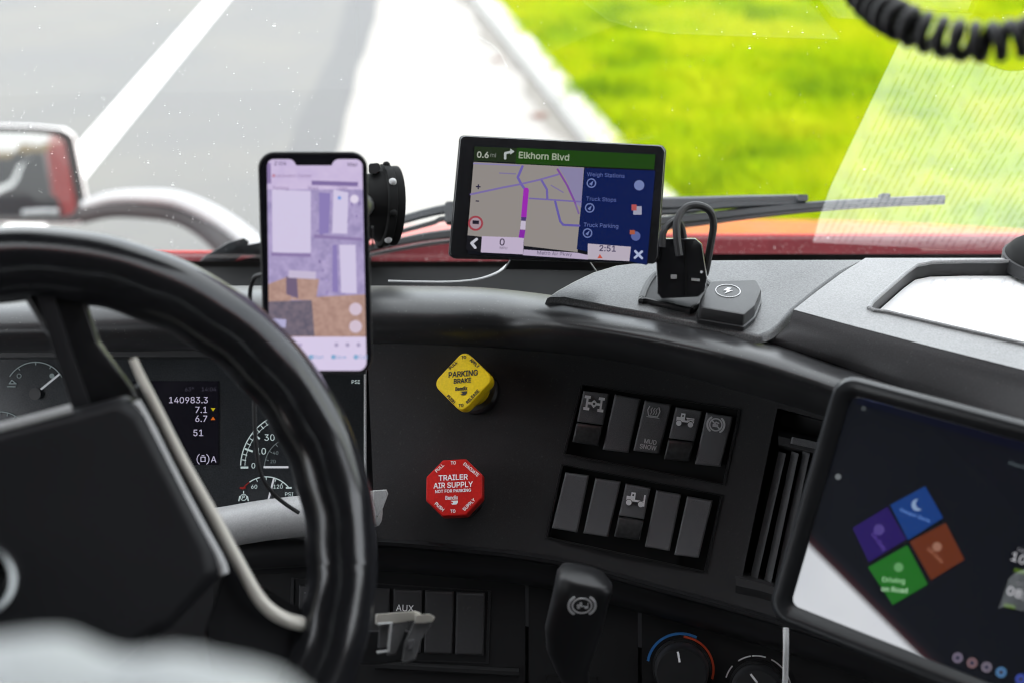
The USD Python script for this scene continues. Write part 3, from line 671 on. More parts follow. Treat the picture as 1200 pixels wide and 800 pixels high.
def truck_icon(s, trailer=False, lamp=True):
    g = [sbox(-.42, -.10, -.12, .12), Polygon([(-.22, .12), (-.20, .34), (.0, .34), (.0, -.1), (-.12, -.1), (-.12, .12)]).difference(Polygon([(-.17, .15), (-.155, .28), (-.05, .28), (-.05, .15)])), sbox(0, -.10, .5, -.02), Point(-.28, -.2).buffer(.13), Point(.34, -.2).buffer(.13)]
    g = unary_union(g)
    for c in (-.28, .34): g = g.difference(Point(c, -.2).buffer(.19).difference(Point(c, -.2).buffer(.135)))
    ex = [sbox(.10, .10, .5, .14), sbox(.14, .02, .5, .05)] if trailer else [sbox(.46, -.28, .52, .3)] 
    return affinity.scale(unary_union([g] + ex), s, s, origin=(0, 0))
def ring2(r0, r1): return Point(0, 0).buffer(r1).difference(Point(0, 0).buffer(r0))
def axle_icon(s):
    g = [sbox(-.5, .24, -.22, .36), sbox(-.5, -.36, -.22, -.24), sbox(-.40, -.3, -.32, .3), sbox(.22, .24, .5, .36), sbox(.22, -.36, .5, -.24), sbox(.32, -.3, .40, .3), sbox(-.36, -.05, -.16, .05), sbox(.16, -.05, .36, .05), Polygon([(-.18, 0), (0, .2), (.18, 0), (0, -.2)]).difference(Point(0, 0).buffer(.075))]
    return affinity.scale(unary_union(g), s, s, origin=(0, 0))
def brake_icon(s, inner='abs'):
    g = [ring2(.30, .36)]
    for a in (0, 180): g.append(affinity.rotate(LineString([(.46 * math.cos(t), .46 * math.sin(t)) for t in np.radians(np.linspace(-52, 52, 14))]).buffer(.045), a, origin=(0, 0)))
    if inner == 'slash': g += [sbox(-.16, -.12, .12, .02), LineString([(-.22, .2), (.22, -.2)]).buffer(.03), LineString([(-.1, -.02), (.0, .14), (.14, .1)]).buffer(.03)]
    else: g += [affinity.scale(truck_icon(1.0), .42, .42, origin=(0, 0))]
    return affinity.scale(unary_union(g), s, s, origin=(0, 0))
b1 = bank(BANK1, 'switch_panel', 'upper bank of five rocker switches right of the yellow knob')
b2 = bank(BANK2, 'switch_panel', 'lower bank of five rocker switches with one truck symbol')
top_q = [Zq(l) for l in ([(145,58),(248,70),(205,275),(102,258)], [(268,72),(370,90),(322,300),(220,288)], [(385,95),(490,112),(442,305),(340,292)], [(505,120),(610,138),(558,335),(460,325)], [(625,142),(730,160),(680,355),(580,345)])]
bot_q = [Zq(l) for l in ([(75,378),(168,390),(122,612),(22,595)], [(192,400),(292,415),(242,630),(145,615)], [(310,422),(408,440),(365,642),(265,628)], [(430,448),(527,465),(482,685),(385,668)], [(550,472),(650,490),(595,712),(500,700)])]
lab1 = ['rocker with an axle symbol and a dark lens', None, 'rocker marked MUD SNOW under a tyre symbol', 'rocker with a truck symbol and a dark lens', 'rocker with a round brake symbol']
for k, q in enumerate(top_q):
    r, face, w, h = rocker(b1, q, split=k in (0, 3), label=lab1[k])
    if k == 0: obj('symbol', decal(face(.5, .22), axle_icon(w * .74), bold=.00022), WHITE, r)
    if k == 2:
        s = w * .55
        ty_ = unary_union([LineString([(-.32, .36), (-.42, .1), (-.30, -.28), (.30, -.28), (.42, .1), (.32, .36)]).buffer(.035), LineString([(-.42, -.36), (.42, -.36)]).buffer(.025)] + [LineString([(x_, -.16), (x_ + .08, 0), (x_, .14), (x_ + .08, .28)]).buffer(.028) for x_ in (-.2, -.02, .14)])
        obj('symbol', decal(face(.42, .20), affinity.scale(ty_, s, s, origin=(0, 0))), GREYP, r)
        obj('lettering', text_at(face(.56, .78), 'MUD', h * .085, bold=True, width=w * .46), GREYP, r); obj('lettering', text_at(face(.52, .89), 'SNOW', h * .085, bold=True, width=w * .62), GREYP, r)
    if k == 3: obj('symbol', decal(face(.44, .22), truck_icon(w * .72, True), bold=.0002), WHITE, r)
    if k == 4: obj('symbol', decal(face(.45, .20), brake_icon(w * .70, 'slash'), bold=.00015), GREYP, r)
for k, q in enumerate(bot_q):
    r, face, w, h = rocker(b2, q, split=k == 2, label='rocker with a truck symbol and a dark lens' if k == 2 else None)
    if k == 2: obj('symbol', decal(face(.48, .25), truck_icon(w * .76), bold=.0002), WHITE, r)
AUXB = [(343, 677), (574, 692), (571, 776), (340, 768)]
b3 = bank(AUXB, 'switch_panel', 'bank of switches marked AUX beside the right of the steering wheel', fn=S2, depth=.008)
for k, x0 in enumerate((350, 386, 423, 461, 498, 534.5)):
    yo = 683 + (x0 - 461) * .045 + 7
    q = [(x0, yo), (x0 + 33.5, yo + 1.5), (x0 + 32, yo + 75), (x0 - 1.5, yo + 73.5)]
    r, face, w, h = rocker(b3, q, fn=S2, off=.004, mat=PANEL, label='switch lettered AUX' if k == 3 else None)
    if k == 3: obj('lettering', text_at(face(.42, .285), 'AUX', h * .10), WHITE, r)
    if k == 0: obj('symbol', decal(face(.40, .22), LineString([(-.25, .2), (.25, .05), (-.1, -.1), (.3, -.3)]).buffer(.05) if False else affinity.scale(unary_union([ring2(.2, .27), sbox(-.3, .34, .3, .42)]), w * .6, w * .6, origin=(0, 0))), GREYP, r)

# ------------------------------------------------------------------ air brake valve knobs
def knob_frame(px, py, lean):
    """face frame of a knob standing off the panel"""
    b = S(px + lean[0], py + lean[1], 0)
    D = (S(px, py) - CAM).dot(FW) - .030
    o = at(px, py, D); ax = o - b
    L = np.linalg.norm(ax); n = ax / L
    ex = RT - n * n[0]; ex /= np.linalg.norm(ex); return Frame(o, ex, np.cross(n, ex)), L
def logo(fr, s, mat, par):
    obj('logo', text_at(fr, 'Bendix', s * .30, bold=True, width=s), mat, par)
    sw = Polygon([(-.10, -.25), (.5, -.25), (.48, -.42), (.36, -.55), (.05, -.55), (-.06, -.45), (.1, -.46), (.12, -.36)])
    obj('logo', decal(fr, affinity.scale(sw, s, s, origin=(0, 0))), mat, par)
kn = thing('brake_knob', 'yellow diamond parking brake knob on the front panel', 'knob', S(543, 446))
fr, L = knob_frame(542.5, 446, (17, 13)); px = (S(543, 446) - CAM).dot(FW) / FPX * .97
fr = fr.rot(-1.5)
ring_d = np.array([affinity.rotate(Polygon(rrect(55 * px, 55 * px, 10 * px, 6)), 45).exterior.coords[i] for i in range(28)])
obj('knob_face', loft([fr.pts(np.c_[ring_d * k, np.full(28, z)]) for k, z in ((.80, -.014), (.97, -.011), (1.0, -.008), (1.0, -.002), (.985, -.0006), (.95, .0))]), YELLOW, kn, smooth=40)
obj('stem', revolve_at(fr, [(.0135, -L - .004), (.0135, -.02), (.015, -.012)], 24), YELLOW, kn)
obj('collar', revolve_at(Frame(fr.o - fr.n * (L - .002), fr.ex, fr.ey), [(.020, -.004), (.020, .001), (.018, .003), (.014, .003)], 28), BLACK, kn)
fu = fr.up(.0001)
off2 = lambda f_, x, y: Frame(f_.o + f_.ex * x * px + f_.ey * y * px, f_.ex, f_.ey)
def label_txt(base, s, x, y, h, w, rot, mat, par, bold=True):
    obj('lettering', text_at(off2(base, x, y).rot(rot), s, h * px, bold=bold, width=w * px), mat, par)
for a in (('PARKING', 0, 9, 6.6, 37, 0), ('BRAKE', -.5, .5, 5.6, 22, 0), ('PULL', -13.5, 20.5, 3.6, 12, 43), ('TO', 0, 29, 3.6, 6, 0), ('APPLY', 14, 20.5, 3.6, 15, -43), ('PUSH', -14, -21, 3.6, 13, -45), ('TO', -1, -29.5, 3.6, 6, 0), ('RELEASE', 13, -20, 3.6, 20, 45)):
    label_txt(fu, *a, BLACKP, kn)
logo(off2(fu, -1.5, -9), 15 * px, BLACKP, kn)
kr = thing('brake_knob', 'red octagonal trailer air supply knob below the yellow one', 'knob', S(532, 570))
fr, L = knob_frame(532, 570.5, (9, 9)); px = (S(532, 570) - CAM).dot(FW) / FPX * .97
oc = np.array([(36.6 * px * math.cos(math.radians(22.5 + 45 * k)), 36.6 * px * math.sin(math.radians(22.5 + 45 * k))) for k in range(8)])
oc = round_poly(oc, 3 * px, 3); n_ = len(oc)
fr = fr.rot(.5)
obj('knob_face', loft([fr.pts(np.c_[oc * k, np.full(n_, z)]) for k, z in ((.82, -.014), (.97, -.012), (1.0, -.009), (1.0, -.0025), (.985, -.0006), (.95, .0))]), REDK, kr, smooth=30)
obj('stem', revolve_at(fr, [(.0135, -L - .004), (.0135, -.02), (.015, -.012)], 24), REDK, kr)
obj('collar', revolve_at(Frame(fr.o - fr.n * (L - .002), fr.ex, fr.ey), [(.020, -.004), (.020, .001), (.018, .003), (.014, .003)], 28), BLACK, kr)
fu = fr.up(.0001)
for a in (('TRAILER', -1, 12, 6.2, 35, 0), ('AIR SUPPLY', -1, 3, 6.2, 47, 0), ('NOT FOR PARKING', -1, -4, 3.5, 43, 0), ('PULL', -17.5, 24, 3.8, 12, 42), ('TO', -1, 29.5, 3.8, 6, 0), ('EVACUATE', 20.5, 20.5, 3.8, 23, -42), ('PUSH', -17, -22, 3.8, 13, -43), ('TO', -1, -28, 3.8, 6, 0), ('SUPPLY', 18, -21, 3.8, 18, 43)):
    label_txt(fu, *a, WHITE, kr)
logo(off2(fu, -2.5, -12), 15 * px, WHITE, kr)

# ------------------------------------------------------------------ instrument cluster
ic = thing('instrument_cluster', 'backlit instrument cluster seen through the steering wheel', 'instrument cluster', S(220, 500, -.05))
CF = lambda px, py, off=0.0: S(px, py, off - .042)
FACE = grain('cluster_face', (.028, .031, .034), .20, 900, .03, spec=.5)
obj('dial_face', surf_poly(Polygon([(-200, 408), (427, 404), (427, 640), (-200, 640)]), CF, 40), FACE, ic, smooth=True)
obj('brow', surf_poly(Polygon([(-200, 380), (427, 380), (427, 418), (60, 418), (-200, 420)]), lambda a, b, o=0.0: S(a, b, -.006), 40), BLACK, ic, smooth=True)
obj('brow_underside', grid([np.array([S(x, 418, -.006) for x in range(-200, 428, 30)]), np.array([S(x, 421, -.045) for x in range(-200, 428, 30)])]), BLACK, ic)
obj('side_trim', tube([S(428, y_, -.001) for y_ in range(438, 566, 12)], .0012, 6), SILVER, ic)
PRI = emit((196, 214, 214), .75); PRD = emit((120, 132, 134), .6); PRR = emit((150, 40, 36), .6)
def cfl(shape_px, off=.0012):
    """print on the dial face"""
    ms = []
    for g in geoms(shape_px): ms.append(surf_poly(g, CF, 30, off))
    return cat_(ms)
def arc_px(cx, cy, r, a0, a1, w):
    return LineString([(cx + r * math.cos(t), cy - r * math.sin(t)) for t in np.radians(np.linspace(a0, a1, 24))]).buffer(w / 2, cap_style='flat')
def tick(cx, cy, a, r0, r1, w):
    c, s = math.cos(math.radians(a)), math.sin(math.radians(a)); return LineString([(cx + r0 * c, cy - r0 * s), (cx + r1 * c, cy - r1 * s)]).buffer(w / 2, cap_style='flat')
def ctext(s, px_, py_, hpx, mat, par, bold=False, rot=0):
    f_ = surf_frame(CF, px_, py_, .0015); f_ = Frame(f_.o, RT - f_.n * f_.n[0], np.cross(f_.n, RT)).rot(rot)
    return obj('figures', text_at(f_, s, hpx * np.dot(f_.o - CAM, FW) / FPX, bold=bold), mat, par, smooth=False)
# right gauge (air pressure)
ga = obj('pressure_gauge', cfl(unary_union([arc_px(347, 547, 65, 178, 112, 1.2), arc_px(347, 547, 60, 178, 112, .6)] + [tick(347, 547, a, 54, 64, 2.2) for a in (160, 142)] + [tick(347, 547, a, 59, 64, 1) for a in np.arange(172, 112, -6)] + [sbox(282, 546, 291, 548.4)])), PRI, ic, smooth=False)
ctext('30', 316, 512, 7.4, PRI, ga); ctext('10', 306, 528, 7.4, PRI, ga); ctext('0', 297, 545, 6.0, PRI, ga)
obj('inner_scale', cfl(unary_union([arc_px(345, 547, 35, 178, 105, .8)] + [tick(345, 547, a, 31, 35, .8) for a in (165, 147, 129, 113)])), PRD, ga, smooth=False)
ctext('40', 323, 530, 4, PRD, ga); ctext('20', 320, 540, 4, PRD, ga)
obj('needle', cfl(sbox(309, 545.5, 338, 548), .0035), emit((205, 208, 215), .8), ga, smooth=False)
gb = obj('brake_gauge', cfl(unary_union([arc_px(312, 592, 34, 125, 40, 1.2)] + [tick(312, 592, a, 30, 34, .9) for a in (110, 90, 70, 55)] + [sbox(335, 570, 342, 572)])), PRI, ic, smooth=False)
obj('red_zone', cfl(unary_union([arc_px(312, 592, 34, 146, 126, 1.2), sbox(281, 570, 288, 572)])), PRR, gb, smooth=False)
ctext('60', 298, 569.5, 4.5, PRI, gb); ctext('120', 326, 569.5, 4.5, PRI, gb); ctext('PSI', 339, 578.5, 4.5, PRI, gb)
obj('needle', cfl(LineString([(321, 560), (314.5, 585)]).buffer(1.1), .0035), emit((205, 208, 215), .8), gb, smooth=False)
sym = unary_union([affinity.translate(ring2(3.2, 4.0), 285.5, 582), LineString([(285.5, 577), (285.5, 575)]).buffer(.6), LineString([(280, 586), (281, 581)]).buffer(.7), LineString([(291, 586), (290, 581)]).buffer(.7), sbox(283.8, 580, 284.5, 584), sbox(284.5, 580, 287, 580.7), sbox(286.4, 580, 287, 582), sbox(284.5, 581.6, 287, 582.3)])
obj('park_symbol', cfl(sym), PRI, gb, smooth=False)
ctext('PSI', 417, 447, 4.4, PRI, ic)
obj('pointer_mark', cfl(Polygon([(279, 447), (283, 449.5), (279, 452)])), PRD, ic, smooth=False)
# left gauges
gc = obj('fluid_gauge', cfl(unary_union([arc_px(42, 460, 36, 148, 30, 1.3)] + [tick(42, 460, a, 32.5, 36, 1.2) for a in (125, 90, 60)] + [affinity.translate(ring2(2.0, 2.8), 22.5, 440), Point(61, 440).buffer(3), LineString([(9, 452.5), (18, 452.5)]).buffer(.7), LineString([(11, 449), (14, 445), (19, 449), (11, 449)]).buffer(.7)])), PRD, ic, smooth=False)
obj('needle', cfl(Polygon([(69, 437), (71, 438.5), (49, 456.5), (47, 455)]), .0035), emit((170, 175, 180), .8), gc, smooth=False)
obj('needle_hub', cfl(Point(41, 461).buffer(7), .004), BLACK, gc, smooth=False)
obj('lower_gauge', cfl(unary_union([arc_px(0, 518, 36, 130, 40, 1.3)] + [tick(0, 518, a, 32, 36, 1.2) for a in (90, 75, 60)])), PRD, ic, smooth=False)
# centre display
dp = obj('display', cfl(sbox(150, 446, 256, 544), .001), emit((12, 11, 17), 1.0), ic, smooth=False)
LAV = emit((196, 190, 214), .8); DIM = emit((60, 58, 70), .8)
for s, x_, y_, h_, m_ in (('140983.3', 221, 468.2, 7.2, LAV), ('7.1', 236, 479.6, 7.2, LAV), ('6.7', 236, 490, 7.2, LAV), ('51', 232.5, 506.5, 7.4, LAV), ('63°', 222, 455.5, 4.6, DIM), ('14:04', 245, 455.5, 4.6, DIM), ('A', 250.5, 537.5, 7, LAV)):
    ctext(s, x_, y_, h_, m_, dp)
obj('down_marker', cfl(Polygon([(247, 477.5), (252.5, 477.5), (249.8, 481.5)]), .0016), emit((190, 175, 30), .8), dp, smooth=False)
obj('up_marker', cfl(Polygon([(247, 491.5), (252.5, 491.5), (249.8, 487.5)]), .0016), emit((200, 100, 30), .8), dp, smooth=False)
eng = unary_union([sbox(235, 534.5, 241, 540.5).difference(sbox(236, 535.5, 240, 539.5)), sbox(236.5, 532.6, 239.5, 533.6), affinity.translate(Point(0, 0).buffer(7.5).difference(Point(0, 0).buffer(6.6)).difference(sbox(-4, -9, 4, 9)), 238, 537.5)])
obj('engine_symbol', cfl(eng, .0016), LAV, dp, smooth=False)

# ------------------------------------------------------------------ silver column shroud, stalk
sh = thing('column_shroud', 'pale silver bar below the gauges behind the steering wheel', 'trim', at(360, 600, .90))
pp = smooth_path([at(225, 622, .93), at(262, 617, .925), at(310, 609, .92), at(365, 603, .915), at(420, 598, .912), at(445, 594, .91)], 6)
rr = np.interp(np.linspace(0, 1, len(pp)), [0, .3, .7, .95, 1], [.0165, .0165, .0165, .014, .008])
obj('shroud_bar', tube(pp, rr, 20), SILVER, sh)
obj('tip', prism_px([(437, 574), (453, 573), (455, 578), (449, 594), (443, 606), (438, 600)], lambda a, b, o=0: at(a, b, .90 - o), .012, .004), SILVER, sh)
obj('under_shroud', tube(smooth_path([at(250, 650, .94), at(330, 645, .94), at(440, 640, .94)], 6), .014, 14), BLACK, sh)
STALK = grain('stalk_grey', (.13, .13, .132), .4, 1200, .1)  # dark sides and pale tops put the light on the stalk into colour
st = thing('control_stalk', 'satin silver stalk with finger buttons right of the wheel rim', 'stalk', at(470, 740, .80))
AT = lambda D: (lambda a, b, o=0.0: at(a, b, D - o))
obj('stalk_body', prism_px([(380, 740), (445, 738), (470, 735), (488, 742), (480, 772), (446, 778), (380, 778)], AT(.815), .03, .006), BLACK, st)
obj('upper_bar', prism_px(round_poly([(440, 719), (486, 715), (494, 718), (491, 725), (468, 729), (440, 731)], 2), AT(.79), .014, .004), SATIN, st)
obj('paddle', prism_px(round_poly([(488, 722), (504, 720), (509, 723), (505, 732), (494, 748), (487, 772), (470, 778), (474, 752)], 2.5), AT(.785), .018, .005), STALK, st)
obj('lever', prism_px(round_poly([(462, 729), (482, 726), (473, 742), (464, 766), (452, 768), (456, 748)], 2.5), AT(.79), .012, .004), STALK, st)
obj('paddle_cap', prism_px(round_poly([(486, 720), (503, 718.5), (510, 722), (507, 728), (486, 730)], 2), AT(.781), .012, .003), SATIN, st)
obj('button_frame', tube([at(*q, .783) for q in ((443, 731), (458, 729), (455, 762), (442, 764))], .0012, 6), SILVER, st)
obj('button', prism_px(round_poly([(444, 733), (458, 731), (453, 758), (443, 760)], 2), AT(.795), .01, .003), ROCK, st)
obj('button', prism_px(round_poly([(478, 750), (486, 748), (484, 758), (476, 760)], 1.5), AT(.779), .006, .002), ROCK, st)

# ------------------------------------------------------------------ trailer hand brake lever
hb = thing('hand_lever', 'black paddle shaped trailer brake lever with a round brake symbol', 'lever', S2(675, 800))
sec = [(672, 664, .2, .845), (684, 672, 27, .838), (685, 678, 32.5, .836), (683, 690, 34, .838), (679, 705, 33.5, .845), (672, 735, 33.5, .86), (669, 757, 29, .872), (670, 780, 20, .885), (676, 800, 15, .90), (682, 830, 14, .93)]
rings = []
for cx0, cy0, hw, D in sec[1:]:
    o = at(cx0, cy0, D); w = hw * D / FPX; tk = .014
    rings.append(np.array([o + RT * w * np.sign(math.cos(t)) * abs(math.cos(t)) ** .6 + (FW * .9 + UP * .3) * tk * np.sign(math.sin(t)) * abs(math.sin(t)) ** .7 + (UP * .02 * 0) for t in np.linspace(0, 2*np.pi, 24, endpoint=False)]))
rings = [r + UP * 0 for r in rings]
top = rings[0].mean(0) + UP * .003; rings = [top + (rings[0] - rings[0].mean(0)) * .55] + rings
# slope the top edge like the photograph
for i, r in enumerate(rings[:3]): rings[i] = r - UP * ((r - r.mean(0)) @ RT)[:, None] * .22
obj('lever_body', loft(rings[::-1]), BLACK, hb, smooth=60)
lfz = Frame(at(682, 709, .8265), RT, at(682, 690, .822) - at(679, 725, .836))
obj('symbol', decal(lfz, brake_icon(34 * .83 / FPX)), GREYP, hb)
obj('pivot_slot', prism_px([(640, 790), (700, 792), (704, 830), (640, 830)], lambda a, b, o=0: S2(a, b, o + .004), .006), MATT, hb)

# ------------------------------------------------------------------ climate knobs
for (cx0, cy0, r_, lab, col) in ((799, 782, 31, 'climate knob ringed by a blue and red temperature arc', 1), (888, 806, 30, 'climate knob ringed by short grey fan marks', 0)):
    t = thing('climate_knob', lab, 'knob', S2(cx0, cy0), 'climate control knobs'); f_ = surf_frame(S2, cx0, cy0, .0); D = (f_.o - CAM).dot(FW); k = D / FPX
    obj('knob', revolve_at(f_, [(r_ * k * 1.02, -.002), (r_ * k, .012), (r_ * k * .97, .018), (r_ * k * .90, .021), (.0, .0215)], 40), BLACK, t, smooth=40)
    obj('grip_ring', revolve_at(f_, [(r_ * k * 1.10, -.002), (r_ * k * 1.10, .003), (r_ * k * 1.03, .005)], 40), LOWER, t)
    obj('pointer', decal(Frame(f_.o + f_.n * .0217 + f_.ey * r_ * .62 * k - f_.ex * 2 * k, f_.ex, f_.ey).rot(8 if col else 35), sbox(-1.2 * k, -6 * k, 1.2 * k, 6 * k)), WHITE if col else GREYP, t)
    def arcm(a0, a1, rr_, w_): return affinity.scale(LineString([(rr_ * math.cos(x), rr_ * math.sin(x)) for x in np.radians(np.linspace(a0, a1, 20))]).buffer(w_ / 2, cap_style='flat'), k, k, origin=(0, 0))
    if col:
        obj('cold_arc', decal(f_.up(.0006), arcm(168, 62, 40, 3.0), .0004), BLUEP, t); obj('hot_arc', decal(f_.up(.0004), arcm(84, -20, 36.5, 2.6), .0004), ORANGEP, t)
    else:
        for a0 in (160, 122, 96, 62, 30): obj('fan_mark', decal(f_.up(.0006), arcm(a0, a0 - 24, 38, 1.6)), GREYP, t)

# ------------------------------------------------------------------ tablet
tb = thing('tablet', 'large dark tablet in a black bumper case at the right edge', 'tablet', TABP(1080, 640))
ey = TAB_TL - TAB_BL; tfr = Frame(TAB_TL, e1w, ey); HT = np.linalg.norm(ey); WT = .275
if tfr.n.dot(CAM - tfr.o) < 0: tfr.n = -tfr.n
tc = Frame(TAB_TL + tfr.ex * WT / 2 - tfr.ey * HT / 2, tfr.ex, tfr.ey)
TCASE = grain('tablet_case', (.012, .0125, .0135), .30, 1200, .05, spec=.25)
def tring(dw, z, r): return tc.pts(np.c_[rrect(WT + dw, HT + dw, r, 5), np.full(24, z)])
obj('case', loft([tring(-.012, -.022, .012), tring(.0, -.018, .014), tring(.006, -.006, .015), tring(.004, .002, .0145), tring(-.002, .0055, .013), tring(-.012, .0055, .010), tring(-.022, .001, .006), tring(-.0225, -.002, .006)], cap1=False), TCASE, tb, smooth=40)
SCRN = M(stage, '/World/Looks/tablet_glass', {'p': ('principled_bsdf', {'base_color': (.003, .003, .004), 'roughness': .015, 'ior': 2.3, 'emission_color': lin((16, 19, 26)), 'emission_strength': .6 / 2 ** EXPOSURE})}, surface='p.BSDF')
scr = obj('screen', loft([tring(-.020, -.004, .005), tring(-.020, -.0008, .005)]), SCRN, tb, smooth=False)
def tpatch(pts, rgb, off=.0002, k=1.0, name='tile', parent=None, ior=2.3):
    key = ('t', tuple(rgb), k)
    if key not in _em:
        _em[key] = M(stage, f'/World/Looks/tablet_tile_{len(_em):03d}', {'p': ('principled_bsdf', {'base_color': (.003, .003, .004), 'roughness': .015, 'ior': ior, 'emission_color': lin(rgb), 'emission_strength': .68 * k / 2 ** EXPOSURE})}, surface='p.BSDF')
    v3 = np.array([TABP(*q, off - .0006) for q in pts]); g = Polygon(np.array(pts)); v, f = trimesh.creation.triangulate_polygon(g, engine='earcut')
    m = trimesh.Trimesh(np.array([TABP(a, b, off - .0006) for a, b in v]), f[:, ::-1], process=False)
    return obj(name, m, _em[key], parent or scr, smooth=False)
T1 = tpatch([(1043, 591), (1084, 569), (1105, 606), (1064, 632)], (25, 66, 138), name='night_tile')
T2 = tpatch([(999, 618), (1040, 593), (1062, 631), (1018, 658)], (44, 26, 104), name='mode_tile')
T3 = tpatch([(1066, 634), (1108, 612), (1130, 655), (1091, 679)], (112, 52, 26), name='orange_tile')
T4 = tpatch([(1017, 664), (1063, 638), (1087, 684), (1046, 708)], (36, 118, 36), name='driving_tile')
moon = Point(1075, 591).buffer(7).difference(Point(1079.5, 589.5).buffer(6.3))
for g in geoms(moon): tpatch(list(g.exterior.coords)[:-1], (150, 175, 215), .0005, name='moon_symbol')
def tring_px(cx0, cy0, r0, r1, rgb, name):
    g = Point(cx0, cy0).buffer(r1); tpatch(list(g.exterior.coords)[:-1], rgb, .0005, name=name)
    g = Point(cx0, cy0).buffer(r0); return g
tring_px(1030, 620, 0, 6.5, (88, 72, 150), 'mode_symbol'); tring_px(1098, 640, 0, 5.5, (170, 120, 100), 'wheel_symbol'); tring_px(1053, 664, 0, 5.5, (110, 175, 110), 'wheel_symbol')
ttext = lambda s, px_, py_, hpx, rgb, rot=0: obj('lettering', text_at(Frame(TABP(px_, py_, 0), tfr.ex, tfr.ey).rot(rot), s, hpx * .8 / FPX), (tpatch.__globals__['emit'](rgb)), scr, smooth=False)
ttext('Driving', 1047, 679, 5.5, (150, 200, 150), 16); ttext('on Road', 1048, 690, 5.5, (170, 210, 170), 16)
ttext('Sleeper Berth', 1072, 603, 4, (90, 125, 190), -4); ttext('On Duty', 1030, 634, 4.5, (90, 70, 150), -35); ttext('Off Duty', 1096, 650, 4, (150, 100, 80), -25)
for k, (xx, yy, c) in enumerate(((1122, 770, (130, 120, 140)), (1139, 776, (140, 110, 115)), (1156, 781, (135, 125, 140)), (1173, 787, (90, 140, 190)), (1196, 795, (70, 90, 190)))):
    tpatch(list(Point(xx, yy).buffer(6).exterior.coords)[:-1], c, .0004, name='app_icon'); tpatch(list(Point(xx, yy).buffer(3).exterior.coords)[:-1], (60, 60, 80), .0007, name='app_icon')
ttext('10:50', 1205, 657, 9, (190, 190, 195)); ttext('08:02', 1200, 697, 9, (200, 200, 205)); ttext('DRIVE', 1202, 646, 4, (120, 120, 125)); ttext('SHIFT', 1200, 685, 4, (120, 120, 125))
tpatch([(1189, 665), (1225, 674), (1224, 678), (1188, 669)], (90, 120, 30), name='progress_bar'); tpatch([(1177, 706), (1190, 709), (1189, 713), (1176, 710)], (90, 120, 30), name='progress_bar')
tpatch([(1006, 461), (1230, 524), (1228, 537), (1003, 472)], (10, 14, 34), name='status_bar'); ttext('ABC 14:04 C', 1030, 470, 4, (60, 70, 110))
ttext('Hours', 1192, 544, 4.5, (80, 90, 95)); tpatch(list(Point(982, 558).buffer(3.6).exterior.coords)[:-1], (120, 125, 128), name='round_button'); tpatch(list(Point(1012, 478).buffer(3).exterior.coords)[:-1], (70, 75, 78), name='round_button')
tpatch([(1186, 494), (1210, 501), (1210, 507), (1186, 500)], (120, 125, 140), .0006, name='status_mark')
obj('stand', rboxm(Frame(tc.o - tc.n * .05, tc.ex, tc.ey), .05, .05, .07), BLACK, tb)

wcab = smooth_path([at(921, 735, .86), at(921, 760, .86), at(920, 800, .87), at(918, 860, .88)], 6)
obj('white_cable', tube(wcab, .0022, 8), WCAB, label='short white cable hanging straight down below the tablet', cat='cable')

# ------------------------------------------------------------------ GPS unit
gD = .895
GP = plane3(at(527, 302, gD), at(771, 308, gD), at(660, 166, gD + .012))
gp = thing('gps_unit', 'black satnav with a lit road map standing on the dashboard', 'satnav', GP(655, 300))
gpx = round_poly([(539, 160), (545, 159.5), (776, 171), (780, 177), (771, 303), (766, 309), (533, 303), (526, 299)], 5)
gpx = np.array(gpx); gc_ = gpx.mean(0)
gr = lambda k, off: np.array([GP(*q, off) for q in gc_ + (gpx - gc_) * k])
obj('body', loft([gr(.80, -.022), gr(.97, -.016), gr(1.0, -.009), gr(1.0, -.002), gr(.992, 0), gr(.985, .0004)]), GLOSSB, gp, smooth=40)
obj('edge_trim', loft([gr(1.0, -.010), gr(1.006, -.007), gr(1.006, -.003), gr(1.0, -.001)], cap0=False, cap1=False), RUBBER, gp)
obj('stand', prism_px([(600, 300), (690, 304), (700, 318), (590, 316)], lambda a, b, o=0: at(a, b, gD + .03 - o), .04), BLACK, gp)
def gpatch(pts, rgb, off, name, parent, k=1.0):
    g = pts if isinstance(pts, Polygon) or hasattr(pts, 'geoms') else Polygon(pts); ms = []
    for q in geoms(g):
        v, f = trimesh.creation.triangulate_polygon(q, engine='earcut'); ms.append(trimesh.Trimesh(np.array([GP(a, b, off) for a, b in v]), f[:, ::-1], process=False))
    return obj(name, cat_(ms), emit(rgb, k), parent, smooth=False)
G4 = lambda l: [(520 + a / 4.286, 150 + b / 4.286) for a, b in l]
gs = gpatch([(556, 171), (768, 180), (759, 310), (548, 298)], (14, 16, 22), .0006, 'screen', gp)
gpatch([(606, 173.5), (768, 181.5), (766.5, 199), (604, 192)], (26, 62, 8), .001, 'street_bar', gs); gpatch([(556, 172), (606, 174), (604, 191), (555, 189)], (30, 42, 22), .001, 'distance_bar', gs)
gfr = Frame(GP(655, 240), GP(760, 245) - GP(560, 235), GP(655, 200) - GP(655, 280)); gk = gD / FPX
gtext = lambda s, x_, y_, h_, rgb, al='c': obj('lettering', text_at(Frame(GP(x_, y_, .0016), gfr.ex, gfr.ey), s, h_ * gk, bold=h_ > 6, align=al), emit(rgb), gs, smooth=False)
gtext('Elkhorn Blvd', 608, 182, 7.5, (150, 160, 140), 'l'); gtext('0.6', 559, 181.5, 7, (165, 168, 160), 'l'); gtext('mi', 574.5, 182, 5, (120, 124, 118), 'l')
gpatch(LineString([(592, 186), (592, 180), (600, 178)]).buffer(1.4).union(Polygon([(598, 174.5), (603, 178), (598, 181.5)])), (170, 175, 175), .0016, 'turn_arrow', gs)
